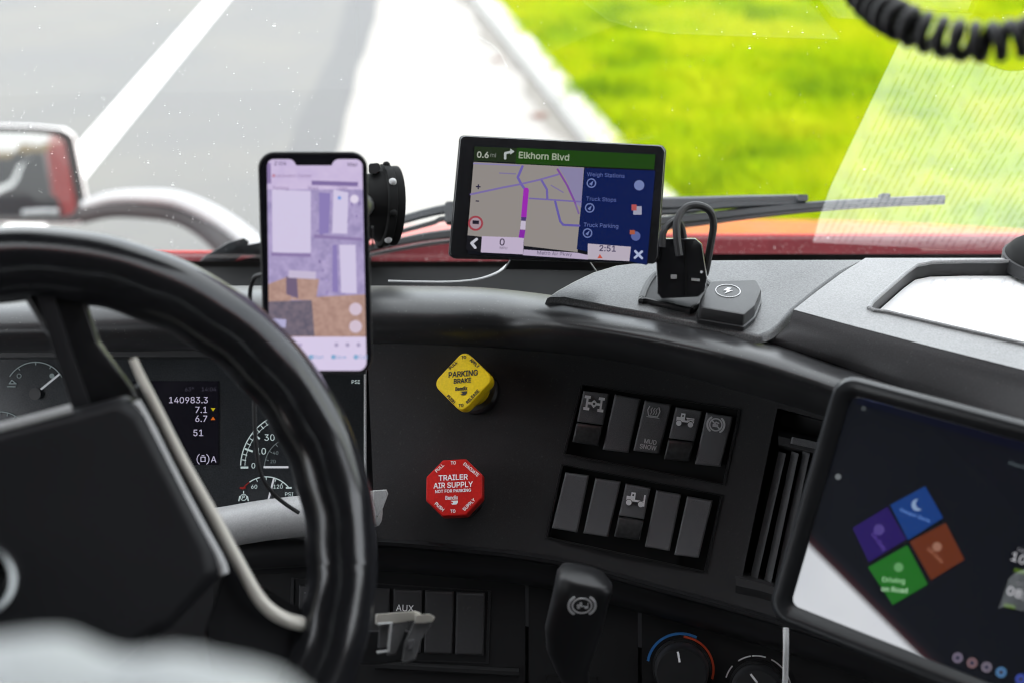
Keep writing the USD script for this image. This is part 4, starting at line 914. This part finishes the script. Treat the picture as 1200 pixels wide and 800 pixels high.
gmap = gpatch(G4([(150, 172), (705, 200), (672, 625), (118, 560)]), (142, 136, 132), .001, 'map', gs)
gpatch(G4([(575, 197), (703, 203), (690, 400), (660, 380), (620, 270)]), (132, 126, 160), .0012, 'map_area', gmap)
for pl, w, rgb in (([(150, 180), (380, 190)], 1.5, (132, 124, 170)), ([(135, 335), (300, 300), (380, 285), (480, 262), (575, 235)], 2.2, (118, 105, 160)), ([(395, 195), (372, 250), (390, 285), (412, 315)], 3, (104, 92, 165)), ([(490, 262), (518, 310), (520, 355)], 2.6, (104, 92, 160)), ([(430, 355), (690, 372)], 1.8, (112, 100, 160)), ([(560, 372), (585, 470), (600, 488), (680, 492)], 2.6, (96, 86, 160)), ([(572, 210), (620, 290), (660, 378)], 2.4, (120, 70, 150)), ([(280, 228), (360, 232)], 1.4, (122, 112, 150)), ([(540, 290), (600, 325)], 1.5, (122, 112, 150)), ([(660, 380), (678, 430)], 2.2, (118, 95, 150)), ([(398, 540), (400, 630)], 1.6, (80, 78, 90))):
    gpatch(LineString(G4(pl)).buffer(w / 2), rgb, .0014, 'map_road', gmap)
gpatch(LineString(G4([(414, 315), (408, 380), (402, 452)])).buffer(3.2), (150, 40, 170), .0017, 'route', gmap); gpatch(G4([(390, 448), (415, 450), (412, 468), (388, 466)]), (70, 50, 110), .0018, 'route', gmap)
gpatch(G4([(382, 512), (410, 514), (404, 555), (376, 552)]), (130, 40, 160), .0017, 'vehicle_marker', gmap); gpatch(G4([(388, 468), (412, 470), (410, 512), (384, 510)]), (190, 180, 200), .0017, 'vehicle_marker', gmap)
bp = gpatch(G4([(708, 203), (1062, 216), (1020, 690), (668, 610)]), (8, 24, 74), .0011, 'list_panel', gs)
gtext('Weigh Stations', 688, 204.5, 4.6, (84, 96, 150), 'l'); gtext('Truck Stops', 687, 233, 4.6, (84, 96, 150), 'l'); gtext('Truck Parking', 684, 263.5, 4.6, (90, 102, 155), 'l')
for x_, y_ in ((693, 215), (691, 244), (688.5, 273.5)):
    gpatch(Point(x_, y_).buffer(5.6).difference(Point(x_, y_).buffer(4.2)).union(Polygon([(x_ - 2.5, y_ + 1), (x_ + 2.5, y_ - 3), (x_ + .5, y_ + 3)])), (104, 116, 165), .0015, 'compass_icon', bp)
gpatch(Point(749, 217.5).buffer(6), (110, 122, 168), .0015, 'stop_icon', bp); gpatch(sbox(742, 242, 752, 252), (150, 150, 170), .0015, 'pump_icon', bp); gpatch(sbox(740, 240, 746, 247), (170, 80, 80), .0017, 'pump_icon', bp); gpatch(Point(745, 277).buffer(5.5), (84, 96, 150), .0015, 'parking_icon', bp); gpatch(sbox(738, 270, 744, 275), (160, 84, 60), .0017, 'parking_icon', bp)
gpatch(G4([(118, 540), (192, 548), (185, 625), (112, 612)]), (22, 22, 26), .0016, 'back_button', gs); gpatch(LineString(G4([(165, 560), (140, 580), (158, 602)])).buffer(1.6), (190, 190, 200), .0019, 'back_arrow', gs)
gpatch(G4([(192, 545), (402, 552), (398, 636), (186, 626)]), (186, 172, 196), .0016, 'speed_box', gs); gtext('0', 588.5, 284, 8, (70, 62, 80)); gtext('MPH', 590, 291, 3, (110, 100, 120))
gpatch(G4([(402, 612), (668, 628), (726, 640), (724, 662), (398, 640)]), (178, 164, 190), .0015, 'street_strip', gs); gtext('Metro Air Pkwy', 650, 297.5, 4.2, (84, 78, 100))
gpatch(G4([(724, 582), (940, 598), (932, 670), (722, 660)]), (178, 168, 182), .0016, 'time_box', gs); gtext('2:51', 712, 291.5, 6.8, (70, 62, 90)); gpatch(Polygon([(700, 303), (703, 298), (706, 303)]), (190, 80, 60), .0019, 'warning_mark', gs)
gpatch(LineString(G4([(962, 620), (995, 655)])).buffer(1.4).union(LineString(G4([(995, 622), (960, 653)])).buffer(1.4)), (165, 175, 205), .0016, 'close_mark', gs)
gpatch(Polygon(G4([(198 * math.cos(t) * 0 + 160 + 38 * math.cos(t), 480 + 38 * math.sin(t)) for t in np.linspace(0, 6.28, 20)])), (150, 60, 70), .0016, 'limit_sign', gs); gpatch(Polygon(G4([(160 + 28 * math.cos(t), 480 + 28 * math.sin(t)) for t in np.linspace(0, 6.28, 20)])), (160, 140, 150), .0018, 'limit_sign', gs); gpatch(G4([(145, 465), (178, 467), (176, 485), (144, 483)]), (30, 26, 40), .002, 'limit_sign', gs)
gtext('+', 560.5, 218.5, 8, (40, 36, 60)); gtext('-', 559.5, 235.5, 8, (40, 36, 60))

# ------------------------------------------------------------------ phone and its mount
pD = .775
PP = plane3(at(303, 310, pD), at(437, 310, pD), at(370, 430, pD - .006))
ph = thing('phone', 'smartphone in a black case showing an aerial map', 'phone', PP(370, 430))
ppx = np.array(round_poly([(302, 178), (430, 178), (437.5, 438), (309.5, 438)], 19, 7)); pc_ = np.array([370, 308.])
pr = lambda dx, off: np.array([PP(*(q + (q - pc_) / np.linalg.norm(q - pc_) * dx), off) for q in ppx])
obj('case', loft([pr(-5, -.012), pr(-1, -.011), pr(0, -.008), pr(0, -.001), pr(-1, .0004), pr(-3, .0004), pr(-4, -.0012)]), RUBBER, ph, smooth=40)
obj('side_button', prism_px([(435.3, 266), (437.5, 266), (438.2, 292), (436, 292)], lambda a, b, o=0: PP(a, b, o - .002), .004, .001), RUBBER, ph)
sc_ = obj('screen', trimesh.Trimesh(np.array([PP(370, 308, -.0004)] + [PP(*(q + (q - pc_) / np.linalg.norm(q - pc_) * -3.5), -.0004) for q in ppx]), [[0, 1 + (i + 1) % len(ppx), 1 + i] for i in range(len(ppx))], process=False), emit((10, 10, 14)), ph, smooth=False)
def ppatch(pts, rgb, off, name, k=1.0, mat=None, parent=None):
    g = pts if hasattr(pts, 'geom_type') else Polygon(pts); ms = []
    for q in geoms(g):
        v, f = trimesh.creation.triangulate_polygon(q, engine='earcut'); ms.append(trimesh.Trimesh(np.array([PP(a, b, off) for a, b in v]), f[:, ::-1], process=False))
    return obj(name, cat_(ms), mat or emit(rgb, k), parent or sc_, smooth=False)
P5 = lambda l: [(290 + a * .35, 170 + b * .35) for a, b in l]
SCRP = Polygon(P5([(62, 45), (155, 45), (165, 66), (280, 66), (288, 45), (375, 45), (388, 62), (402, 735), (385, 757), (85, 757), (70, 740)])).buffer(-9.5).buffer(8.3)
def pmap(rgb1, rgb2, scale, name):
    return M(stage, '/World/Looks/' + name, {'g': ('geometry', {}), 'n': ('noise_texture', {'scale': scale, 'detail': 5.0, 'roughness': .7}), 'r': ('rgb_ramp', {'ramp': [(.35, lin(rgb1)), (.65, lin(rgb2))]}), 'p': ('principled_bsdf', {'base_color': (.004, .004, .005), 'roughness': .12, 'specular_ior_level': .25, 'emission_strength': 1 / 2 ** EXPOSURE})}, [('g.position', 'n.vector'), ('n.fac', 'r.fac'), ('r.color', 'p.emission_color')], surface='p.BSDF')
MAPB = pmap((150, 138, 180), (178, 164, 204), 160, 'map_paving'); MAPS = pmap((163, 130, 120), (186, 153, 141), 220, 'map_soil'); MAPT = pmap((92, 88, 104), (124, 112, 124), 260, 'map_trees')
mp_ = ppatch(SCRP, (190, 176, 214), .0001, 'aerial_map', mat=MAPB)
def clipq(l): return Polygon(P5(l)).intersection(SCRP)
ppatch(clipq([(50, 40), (410, 40), (410, 150), (50, 150)]), (196, 178, 212), .0003, 'search_bar', mat=pmap((196, 180, 216), (206, 190, 222), 90, 'map_bar'))
ppatch(clipq([(60, 470), (140, 440), (150, 520), (60, 540)]), 0, .0003, 'soil_area', mat=MAPS); ppatch(clipq([(215, 510), (410, 500), (410, 650), (130, 650)]), 0, .0003, 'soil_area', mat=MAPS); ppatch(clipq([(160, 440), (240, 450), (230, 520), (150, 520)]), 0, .0004, 'soil_area', mat=MAPS)
ppatch(clipq([(60, 525), (215, 520), (225, 640), (60, 640)]), 0, .0005, 'tree_area', mat=MAPT); ppatch(clipq([(130, 440), (165, 435), (170, 515), (130, 500)]), (112, 96, 122), .0005, 'tree_area')
for l in ([(82, 150), (212, 155), (212, 362), (84, 362)], [(288, 150), (338, 160), (334, 298), (284, 296)], [(308, 335), (362, 335), (366, 498), (314, 495)]): ppatch(clipq(l), (208, 198, 226), .0006, 'building_roof')
for l in ([(240, 160), (278, 162), (272, 296), (240, 300)], [(285, 335), (300, 335), (304, 495), (284, 492)]): ppatch(clipq(l), (138, 124, 180), .0006, 'building_shade')
ppatch(clipq([(140, 420), (230, 425), (228, 450), (136, 445)]), (196, 184, 210), .0007, 'building_roof'); ppatch(clipq([(75, 580), (130, 585), (128, 612), (78, 606)]), (176, 172, 208), .0007, 'building_roof')
ppatch(clipq([(215, 120), (370, 125), (370, 140), (215, 135)]), (128, 110, 160), .0006, 'map_road')
for l in ([(80, 360), (212, 365), (212, 376), (80, 372)], [(222, 300), (385, 312), (385, 322), (222, 312)], [(62, 60), (78, 62), (80, 130), (64, 130)]): ppatch(clipq(l), (140, 122, 168), .0006, 'map_road')
for j in range(34):
    a, b = rng.uniform(222, 385), rng.uniform(150, 500); w_, h_ = rng.uniform(2, 7), rng.uniform(3, 14); ppatch(clipq([(a, b), (a + w_, b), (a + w_, b + h_), (a, b + h_)]), tuple(int(c) for c in np.array([130, 114, 164]) + rng.integers(-22, 60)), .0005, 'parked_shape')
ppatch(clipq([(60, 642), (410, 642), (410, 770), (60, 770)]), (214, 202, 230), .0008, 'bottom_bar')
ptext = lambda s, x_, y_, h_, rgb: obj('lettering', text_at(Frame(PP(290 + x_ * .35, 170 + y_ * .35, .0012), PP(430, 300) - PP(310, 300), PP(370, 200) - PP(373, 400)), s, h_ * .35 * pD / FPX), emit(rgb), sc_, smooth=False)
for x_ in (205, 280, 355): ppatch(Point(*P5([(x_ + 8, 708)])[0]).buffer(2.8), (130, 170, 205), .001, 'menu_icon'); ptext('Save' if x_ == 280 else 'Start' if x_ == 205 else 'Call', x_ + 32, 708, 12, (130, 160, 200))
for x_, y_, r_, c in ((362, 550, 21, (208, 190, 206)), (362, 608, 21, (208, 190, 206)), (358, 182, 14, (222, 212, 232)), (308, 178, 6, (110, 150, 220)), (88, 103, 5, (210, 120, 130)), (298, 668, 7, (170, 160, 190)), (335, 668, 7, (170, 160, 190)), (372, 668, 7, (170, 160, 190)), (178, 668, 6, (180, 165, 200))): ppatch(Point(*P5([(x_, y_)])[0]).buffer(r_ * .35), c, .001, 'map_button')
ptext('2:04', 110, 62, 14, (90, 80, 110)); ptext('Distribution Center', 150, 104, 11, (150, 130, 165)); ptext('Parking', 112, 145, 11, (150, 130, 165)); ptext('Map', 352, 66, 12, (70, 60, 90)); ptext('Stops', 220, 145, 10, (140, 122, 160)); ptext('Open', 320, 145, 10, (140, 122, 160))

mo = thing('suction_mount', 'round black suction mount behind the phone on the windscreen', 'phone mount', at(450, 245, .98))
sfr0 = WS(452, 238); ns = np.array([2 * WK * sfr0[0], 1, WR]); ns /= np.linalg.norm(ns)
MF = Frame(at(438, 240, .93), at(438, 235, .93) - at(434, 285, .93) , RT * .25 + FW * .9)
mn_ = np.array(FW) * .35 + RT * .9 + UP * .25; mn_ /= np.linalg.norm(mn_)
MFr = Frame(at(427, 240, 1.08), UP, np.cross(mn_, UP)); 
ax_ = np.cross(MFr.ex, MFr.ey)
obj('cup', revolve_at(MFr, [(.038, .030), (.037, .018), (.030, .006), (.026, -.012), (.016, -.02)] if ax_ @ RT > 0 else [(.016, .02), (.026, .012), (.030, -.006), (.033, -.018), (.034, -.028)], 36), MATT, mo, smooth=40)
sg = 1 if ax_ @ RT > 0 else -1
obj('lock_ring', revolve_at(MFr, [(.0370, sg * .014), (.0388, sg * .015), (.0388, sg * .022), (.0370, sg * .023)][::sg], 36), MATT, mo, smooth=40)
for k in range(8):
    a = 2 * math.pi * k / 8 + .3; p = MFr.pts([[0.0383 * math.cos(a), 0.0383 * math.sin(a), sg * .0185]])[0]
    obj('grip_notch', trimesh.Trimesh(trimesh.creation.icosphere(1, .0038).vertices + p, trimesh.creation.icosphere(1).faces), SILVER if k % 2 else MATT, mo)  # alternate notches coloured silver to paint glints on the ring
obj('lever_tab', prism_px(round_poly([(432, 192), (444, 191), (447, 198), (441, 204), (432, 204)], 3), AT(1.06), .012, .003), BLACK, mo)
obj('arm', tube(smooth_path([MFr.o, at(410, 250, .88), at(385, 280, .82), at(372, 300, .79)], 6), .011, 12), BLACK, mo)
obj('cradle', rboxm(Frame(PP(370, 308, -.022), RT, UP), .052, .075, .014), BLACK, mo)

# ------------------------------------------------------------------ charging hub, cables, charging pad
ch = thing('usb_charger', 'black power charger with sockets standing on the charging shelf', 'charger', on_z(795, 350, ZC))
CH = Frame(at(799, 348, .905), RT * .97 + FW * .1, np.array([0, .15, 1.0]))
cpoly = round_poly([(768, 283), (775, 279), (815, 279), (823, 286), (829, 326), (826, 342), (818, 348), (775, 350), (770, 344)], 3)
cpl = Plane(at(798, 330, .900), -FW * .85 - UP * .2 + RT * -.25)
cf = lambda a, b, o=0.0: cpl(a, b, o)
cc0 = cpoly.mean(0); crr = lambda k, o: np.array([cf(*q, o) for q in cc0 + (cpoly - cc0) * k])
obj('body', loft([crr(.9, -.036), crr(1.0, -.030), crr(1.0, -.004), crr(.975, -.001), crr(.94, .0)]), GLOSSB, ch, smooth=40)
obj('socket', prism_px([(786, 322), (793, 322), (793, 327), (786, 327)], lambda a, b, o=0: cf(a, b, o + .0008), .001, .0002), SILVER, ch)
obj('socket', prism_px([(810, 326), (820, 327), (820, 330), (810, 329)], lambda a, b, o=0: cf(a, b, o + .0008), .001, .0002), SILVER, ch)
obj('indicator', prism_px(Point(822, 319).buffer(1.6).exterior.coords[:-1], lambda a, b, o=0: cf(a, b, o + .001), .001, .0002), WHITE, ch)
obj('divider', prism_px([(802, 283), (804, 283), (805, 347), (803, 347)], lambda a, b, o=0: cf(a, b, o + .0006), .001, .0002), MATT, ch)
pl_ = [(752, 350), (768, 322), (800, 318), (838, 340), (812, 362), (806, 364), (760, 353)]
p3 = np.array([on_z(*q, ZC + .0015) for q in pl_])
obj('base_frame', tube(smooth_path(p3, 6, True), .0028, 8, closed=True), BLACK, ch)
obj('base_plate', trimesh.Trimesh(np.vstack([p3.mean(0), p3]), [[0, 1 + i, 1 + (i + 1) % len(p3)] for i in range(len(p3))], process=False), LOWER, ch, smooth=False)
c1 = smooth_path([at(796, 300, .885), at(793, 276, .885), at(794, 258, .887), at(803, 244, .89), at(818, 241, .892), at(832, 248, .895), at(836, 264, .90), at(833, 285, .905), at(829, 308, .91), at(826, 322, .915)], 8)
obj('charging_cable', tube(c1, .0030, 10), RUBBER, label='black cable arching high over the charger to its right side', cat='cable')
c2 = smooth_path([at(776, 290, .888), at(777, 274, .888), at(783, 264, .89), at(793, 259, .893), at(799, 268, .90), at(802, 290, .905), at(802, 312, .905)], 8)
obj('charging_cable', tube(c2, .0028, 10), RUBBER, label='shorter black cable looping low behind the left of the charger', cat='cable')
wp = thing('charging_pad', 'square black wireless charging pad with a ringed bolt symbol', 'charging pad', on_z(855, 355, ZC))
ppad = round_poly([(833, 329), (887, 327), (893, 338), (885, 358), (872, 369), (818, 360), (820, 350)], 4)
zt_ = ZC + .016
def padr(k, z, sh=0): c = ppad.mean(0); return np.array([on_z(*(c + (q - c) * k), z) for q in ppad])
def pad_ring(k, dz):
    b = np.array([on_z(q[0], q[1], ZC + .014) for q in ppad]); c = b.mean(0); r = c + (b - c) * k; r[:, 2] = ZC + dz; return r
obj('pad_body', loft([pad_ring(1.04, .0005), pad_ring(1.05, .004), pad_ring(1.0, .0045), pad_ring(1.0, .010), pad_ring(.97, .0135), pad_ring(.92, .014)]), BLACK, wp, smooth=40)
wfr = Frame(on_z(853, 341, ZC + .0142), RT * .97 - np.array([0, .2, 0]), np.array([0.2, 1, 0])); k = .87 / FPX
icon = unary_union([affinity.scale(ring2(14.5, 15.6), 1, 1.25), Polygon([(-1, 9), (-6, -1), (-1, 0), (-4, -10), (6, 2), (1, 1.2), (4, 9)])])
obj('bolt_symbol', decal(wfr, affinity.scale(icon, k, k, origin=(0, 0))), GREYP, wp)

# paper in the tray, the dark rounded device behind it
ZP = ZB - .0125
pa_px = [(1012, 371), (1060, 322), (1078, 314), (1092, 311.5), (1330, 311.5), (1330, 440), (1200, 408), (1100, 383)]
pq = np.array([on_z(*q, ZB) for q in pa_px]); 
pg = Polygon(tr3[:, :2]).buffer(-.001)
papo = Polygon([(.26, .70), (.75, .60), (.75, 1.02), (.30, 1.02)]).intersection(pg)
v, f = trimesh.creation.triangulate_polygon(papo, engine='earcut')
pt_ = thing('paper_sheet', 'white printed paper sheet lying in the open dash tray', 'paper', (.42, .86, ZP))
obj('sheet', cat_([trimesh.Trimesh(np.c_[v, np.full(len(v), ZP)], f, process=False), trimesh.Trimesh(np.c_[v, np.full(len(v), ZP - .0006)], f[:, ::-1], process=False)]), PAPER, pt_, smooth=False)
ws_x = np.linspace(.315, .80, 12)
XLS = lambda y_: .338 + .20 * max(0, 1.12 - y_)
wr_ = [np.array([[x_ + (XLS(y_) - .315) * max(0, 1 - (x_ - .315) * 4), y_, Z0 - .4245 * y_ - .0035] for x_ in ws_x]) for y_ in (.922, .935, .96, .99, 1.02, 1.06, 1.10, 1.14, 1.17)]
obj('sheet', grid(wr_), PAPER, pt_, label='hidden sheet added under the windscreen to make its pale reflection')  # out-of-sight sheet added so the glass reflects a white veil
def sheet_z(x_, y_): return Z0 - .4245 * y_ - .0035
mz = []
for i in range(34):
    x0_ = .392 + i * .0074
    if i % 11 == 10: continue
    t_ = .926
    while t_ < 1.162:
        l_ = rng.uniform(.008, .035); t2 = min(t_ + l_, 1.167); a_, b_ = x0_ - .20 * (t_ - .925), x0_ - .20 * (t2 - .925); w_ = .0009
        mz.append(trimesh.Trimesh([[a_ - w_, t_, sheet_z(0, t_) + .0006], [a_ + w_, t_, sheet_z(0, t_) + .0006], [b_ + w_, t2, sheet_z(0, t2) + .0006], [b_ - w_, t2, sheet_z(0, t2) + .0006]], [[0, 1, 2], [0, 2, 3]], process=False)); t_ = t2 + rng.uniform(.002, .006)
obj('print', cat_(mz), INK2, pt_, smooth=False, kind='stuff')  # streaks on the added sheet, meant for its reflection
ms = []
ldir = np.array([.55, .83]); lper = np.array([.83, -.55])
for i in range(40):
    o = np.array([.30, .84]) + lper * (.02 + i * .0085); 
    if i % 9 == 8: continue
    x_ = .01
    while x_ < .16:
        l_ = rng.uniform(.008, .03); q = LineString([o + ldir * x_, o + ldir * (x_ + l_)]).buffer(.0011, cap_style='flat').intersection(papo.buffer(-.006)); x_ += l_ + .005
        if not q.is_empty: ms += [trimesh.Trimesh(np.c_[vv, np.full(len(vv), ZP + .0004)], ff, process=False) for vv, ff in [trimesh.creation.triangulate_polygon(z_, engine='earcut') for z_ in geoms(q)]]
if ms: obj('print', cat_(ms), INK, pt_, smooth=False, kind='stuff')
dv = thing('domed_device', 'smooth black domed device at the far right of the dash top', 'device', on_z(1240, 305, ZB))
frd = Frame(on_z(1240, 305, ZB), RT, np.array([0, 1., 0])); 
obj('dome', revolve_at(frd, [(.044, .0), (.044, .003), (.040, .009), (.032, .015), (.018, .019), (.0, .021)], 36), MATT, dv, smooth=True)
obj('foot', revolve_at(frd.up(-.001), [(.046, -.008), (.046, .003), (.044, .0035)], 36), RUBBER, dv)

# thin cables
tcab = smooth_path([S(462, 331, -.06), S(480, 330, -.062), S(520, 331, -.064), S(552, 329.5, -.066), S(575, 322, -.085), S(590, 313, -.10)], 8)
tc_ = [at(455, 329.5, 1.03), at(490, 330.5, 1.03), at(530, 330.5, 1.03), at(560, 327.5, 1.035), at(582, 320, 1.045), at(594, 311, 1.06)]
obj('thin_cable', tube(smooth_path(tc_, 8), .0011, 6), TEAL, label='thin pale cable lying behind the dash roll below the satnav', cat='cable')
pcab = smooth_path([at(308, 322, .80), at(298, 326, .81), at(293, 345, .82), at(296, 375, .83), at(298, 420, .84), at(298, 470, .845), at(300, 520, .85), at(306, 555, .855), at(318, 575, .865), at(332, 588, .875), at(350, 600, .885)], 8)
obj('phone_cable', tube(pcab, .0016, 8), RUBBER, label='thin black cable drooping from the phone across the gauges', cat='cable')
# coiled microphone cord
hel = []
axp = smooth_path([at(940, -90, .62), at(985, -45, .60), at(1022, 3, .58), at(1060, 28, .56), at(1105, 44, .55), at(1150, 50, .54), at(1200, 44, .535), at(1260, 22, .53), at(1330, -20, .53)], 60)
seg = np.r_[0, np.cumsum(np.linalg.norm(np.diff(axp, axis=0), axis=1))]; tn = np.gradient(axp, axis=0); tn /= np.linalg.norm(tn, axis=1, keepdims=True)
turn = 20.5 * .55 / FPX; ss = np.arange(0, seg[-1], turn / 14)
for s_ in ss:
    p = np.array([np.interp(s_, seg, axp[:, k]) for k in range(3)]); t_ = np.array([np.interp(s_, seg, tn[:, k]) for k in range(3)]); a_ = np.cross(t_, FW); a_ /= np.linalg.norm(a_); b_ = np.cross(t_, a_); th_ = 2 * math.pi * s_ / turn
    hel.append(p + .0072 * (math.cos(th_) * a_ + math.sin(th_) * b_))
obj('coiled_cord', tube(np.array(hel), .0030, 7), RUBBER, label='black coiled microphone cord hanging across the top right corner', cat='cord', smooth=True)

# ------------------------------------------------------------------ steering wheel
wD = .66; Rpx = 396.0; wk = wD / FPX
sw = thing('steering_wheel', 'black leather steering wheel with a large hub and pale metal trim', 'steering wheel', at(45, 655, wD))
vn = -ray(45, 655); vn /= np.linalg.norm(vn)
vn = vn + np.array([0, 0, -.03]); vn /= np.linalg.norm(vn)
wex = RT - vn * vn[0]; wex /= np.linalg.norm(wex); wfr_ = Frame(at(46, 664, wD), wex, np.cross(vn, wex))
WPl = Plane(wfr_.o, wfr_.n)
cosv = 1.0
dist = np.linalg.norm(wfr_.o - CAM)
Rm = 401 * wk - .0222 + .003; rings = []
nseg, ns_ = 220, 22
for i in range(nseg + 1):
    t = 2 * math.pi * i / nseg; c, s = math.cos(t), math.sin(t); row = []
    for j in range(ns_):
        a = 2 * math.pi * j / ns_; inner = max(0, -math.cos(a)) ; r_ = .0222 + 0.0006 * math.sin(26 * t) * inner + .0002 * math.sin(26 * t + 2) * (1 - inner)
        rr_ = Rm + r_ * math.cos(a) * 1.02; row.append((rr_ * c, rr_ * s, r_ * math.sin(a)))
    rings.append(wfr_.pts(row))
obj('rim', loft(rings, True, False, False), LEATHER, sw, smooth=True)
WF = lambda d: (lambda a, b, o=0.0: WPl(a, b, o + d))
def soft_prism(poly, fn, t, bev, r):
    p = np.array(round_poly(poly, r, 5)); c = p.mean(0); base = np.array([fn(*q) for q in p]); cen = base.mean(0); R0 = np.linalg.norm(base - cen, axis=1).mean()
    rings = []
    for ins, o in ((0, -t), (0, -bev), (bev * .15, -bev * .5), (bev * .5, -bev * .13), (bev, 0)):
        q = np.array([fn(*z_, o) for z_ in p]); cq = q.mean(0); rings.append(cq + (q - cq) * (1 - ins / R0))
    return loft(rings)
hub = obj('hub', soft_prism([(-230, 560), (-20, 506), (90, 478), (150, 462), (172, 480), (258, 650), (262, 672), (200, 735), (120, 790), (-100, 800), (-230, 780)], WF(.028), .05, .012, 14), HUBM, sw, smooth=50)
obj('hub_edge', tube(smooth_path([WPl(*q, .024) for q in ((-40, 510), (0, 500), (40, 490), (84, 478))], 8), .0028, 8), SILVER, sw)  # silver strip painted in as the highlight on the hub top edge
obj('hub_trim', tube(smooth_path([WPl(*q, .020) for q in ((158, 470), (176, 502), (205, 560), (235, 616), (257, 656), (262, 672))], 8), .0034, 10), SILVER, sw)
obj('spoke_trim', tube(smooth_path([WPl(*q[:2], {352: .006, 398: -.004}.get(q[0], .012)) for q in ((156, 420), (165, 440), (184, 478), (215, 540), (250, 603), (285, 668), (305, 702), (325, 720), (352, 730), (398, 734))], 8), np.r_[np.linspace(.0024, .0038, 40), np.linspace(.0038, .0048, 33)], 12), SATIN, sw)
obj('right_spoke', soft_prism([(150, 440), (172, 452), (250, 600), (310, 712), (380, 728), (400, 800), (360, 840), (260, 840), (240, 740), (262, 670)], WF(.002), .022, .008, 6), HUBM, sw, smooth=50)
obj('upper_spoke', soft_prism([(10, 320), (80, 318), (100, 345), (118, 400), (170, 470), (150, 500), (95, 500), (60, 400)], WF(.004), .03, .010, 8), LEATHER, sw, smooth=50)
obj('spoke_insert', soft_prism([(38, 332), (58, 332), (100, 455), (112, 492), (90, 492), (62, 410)], WF(.0075), .01, .003, 3), HUBM, sw, smooth=50)
obj('lower_spoke', soft_prism([(-60, 760), (120, 780), (150, 1000), (-80, 1000)], WF(-.004), .03, .010, 8), LEATHER, sw, smooth=50)
obj('left_spoke', soft_prism([(-330, 600), (-200, 600), (-200, 760), (-330, 780)], WF(.0), .03, .010, 8), HUBM, sw, smooth=50)
ef = Frame(WPl(-27, 681, .030), wex, wfr_.ey); ek = .63 / FPX
obj('emblem', loft([ef.pts(np.c_[(r_ * ek) * np.cos(np.linspace(0, 2*np.pi, 40, endpoint=False)), (r_ * ek) * np.sin(np.linspace(0, 2*np.pi, 40, endpoint=False)), np.full(40, z_)]) for r_, z_ in ((46, -.004), (46, .001), (43, .003), (34, .003), (31, .001), (31, -.002))], cap0=False, cap1=False), CHROME, sw, smooth=40)
obj('emblem_disc', revolve_at(ef, [(31 * ek, -.002), (0, -.002)], 32), GLOSSB, sw)
obj('column', tube([wfr_.o - wfr_.n * .03, wfr_.o - wfr_.n * .14], .05, 24), BLACK, sw)

# ------------------------------------------------------------------ pale folded cloth close to the camera
cD = .235
cxs = np.arange(-80, 440, 20)
hgt = curve([-260, -120, -40, 30, 80, 120, 165, 220, 270, 320, 360, 420], [790, 760, 742, 728, 732, 745, 752, 752, 758, 775, 800, 860])
rows = []
for t, dy, dD in ((0, 40, .02), (.1, 14, .014), (.2, 0, .007), (.3, 2, .0), (.45, 22, -.018), (.6, 60, -.03), (.8, 120, -.04), (1, 200, -.045)):
    rows.append(np.array([at(x, hgt(x) + 14 + dy + 3 * math.sin(x * .05 + t * 4), cD + dD + .004 * math.sin(x * .02)) for x in cxs]))
rows = [at(80, 1000, cD + .02) + (rows[0] - rows[0].mean(0)) * .9] + rows
obj('folded_cloth', grid(rows[::-1]), CLOTH, label='pale grey rounded cloth, out of focus, below the steering wheel hub', cat='cloth', smooth=True)
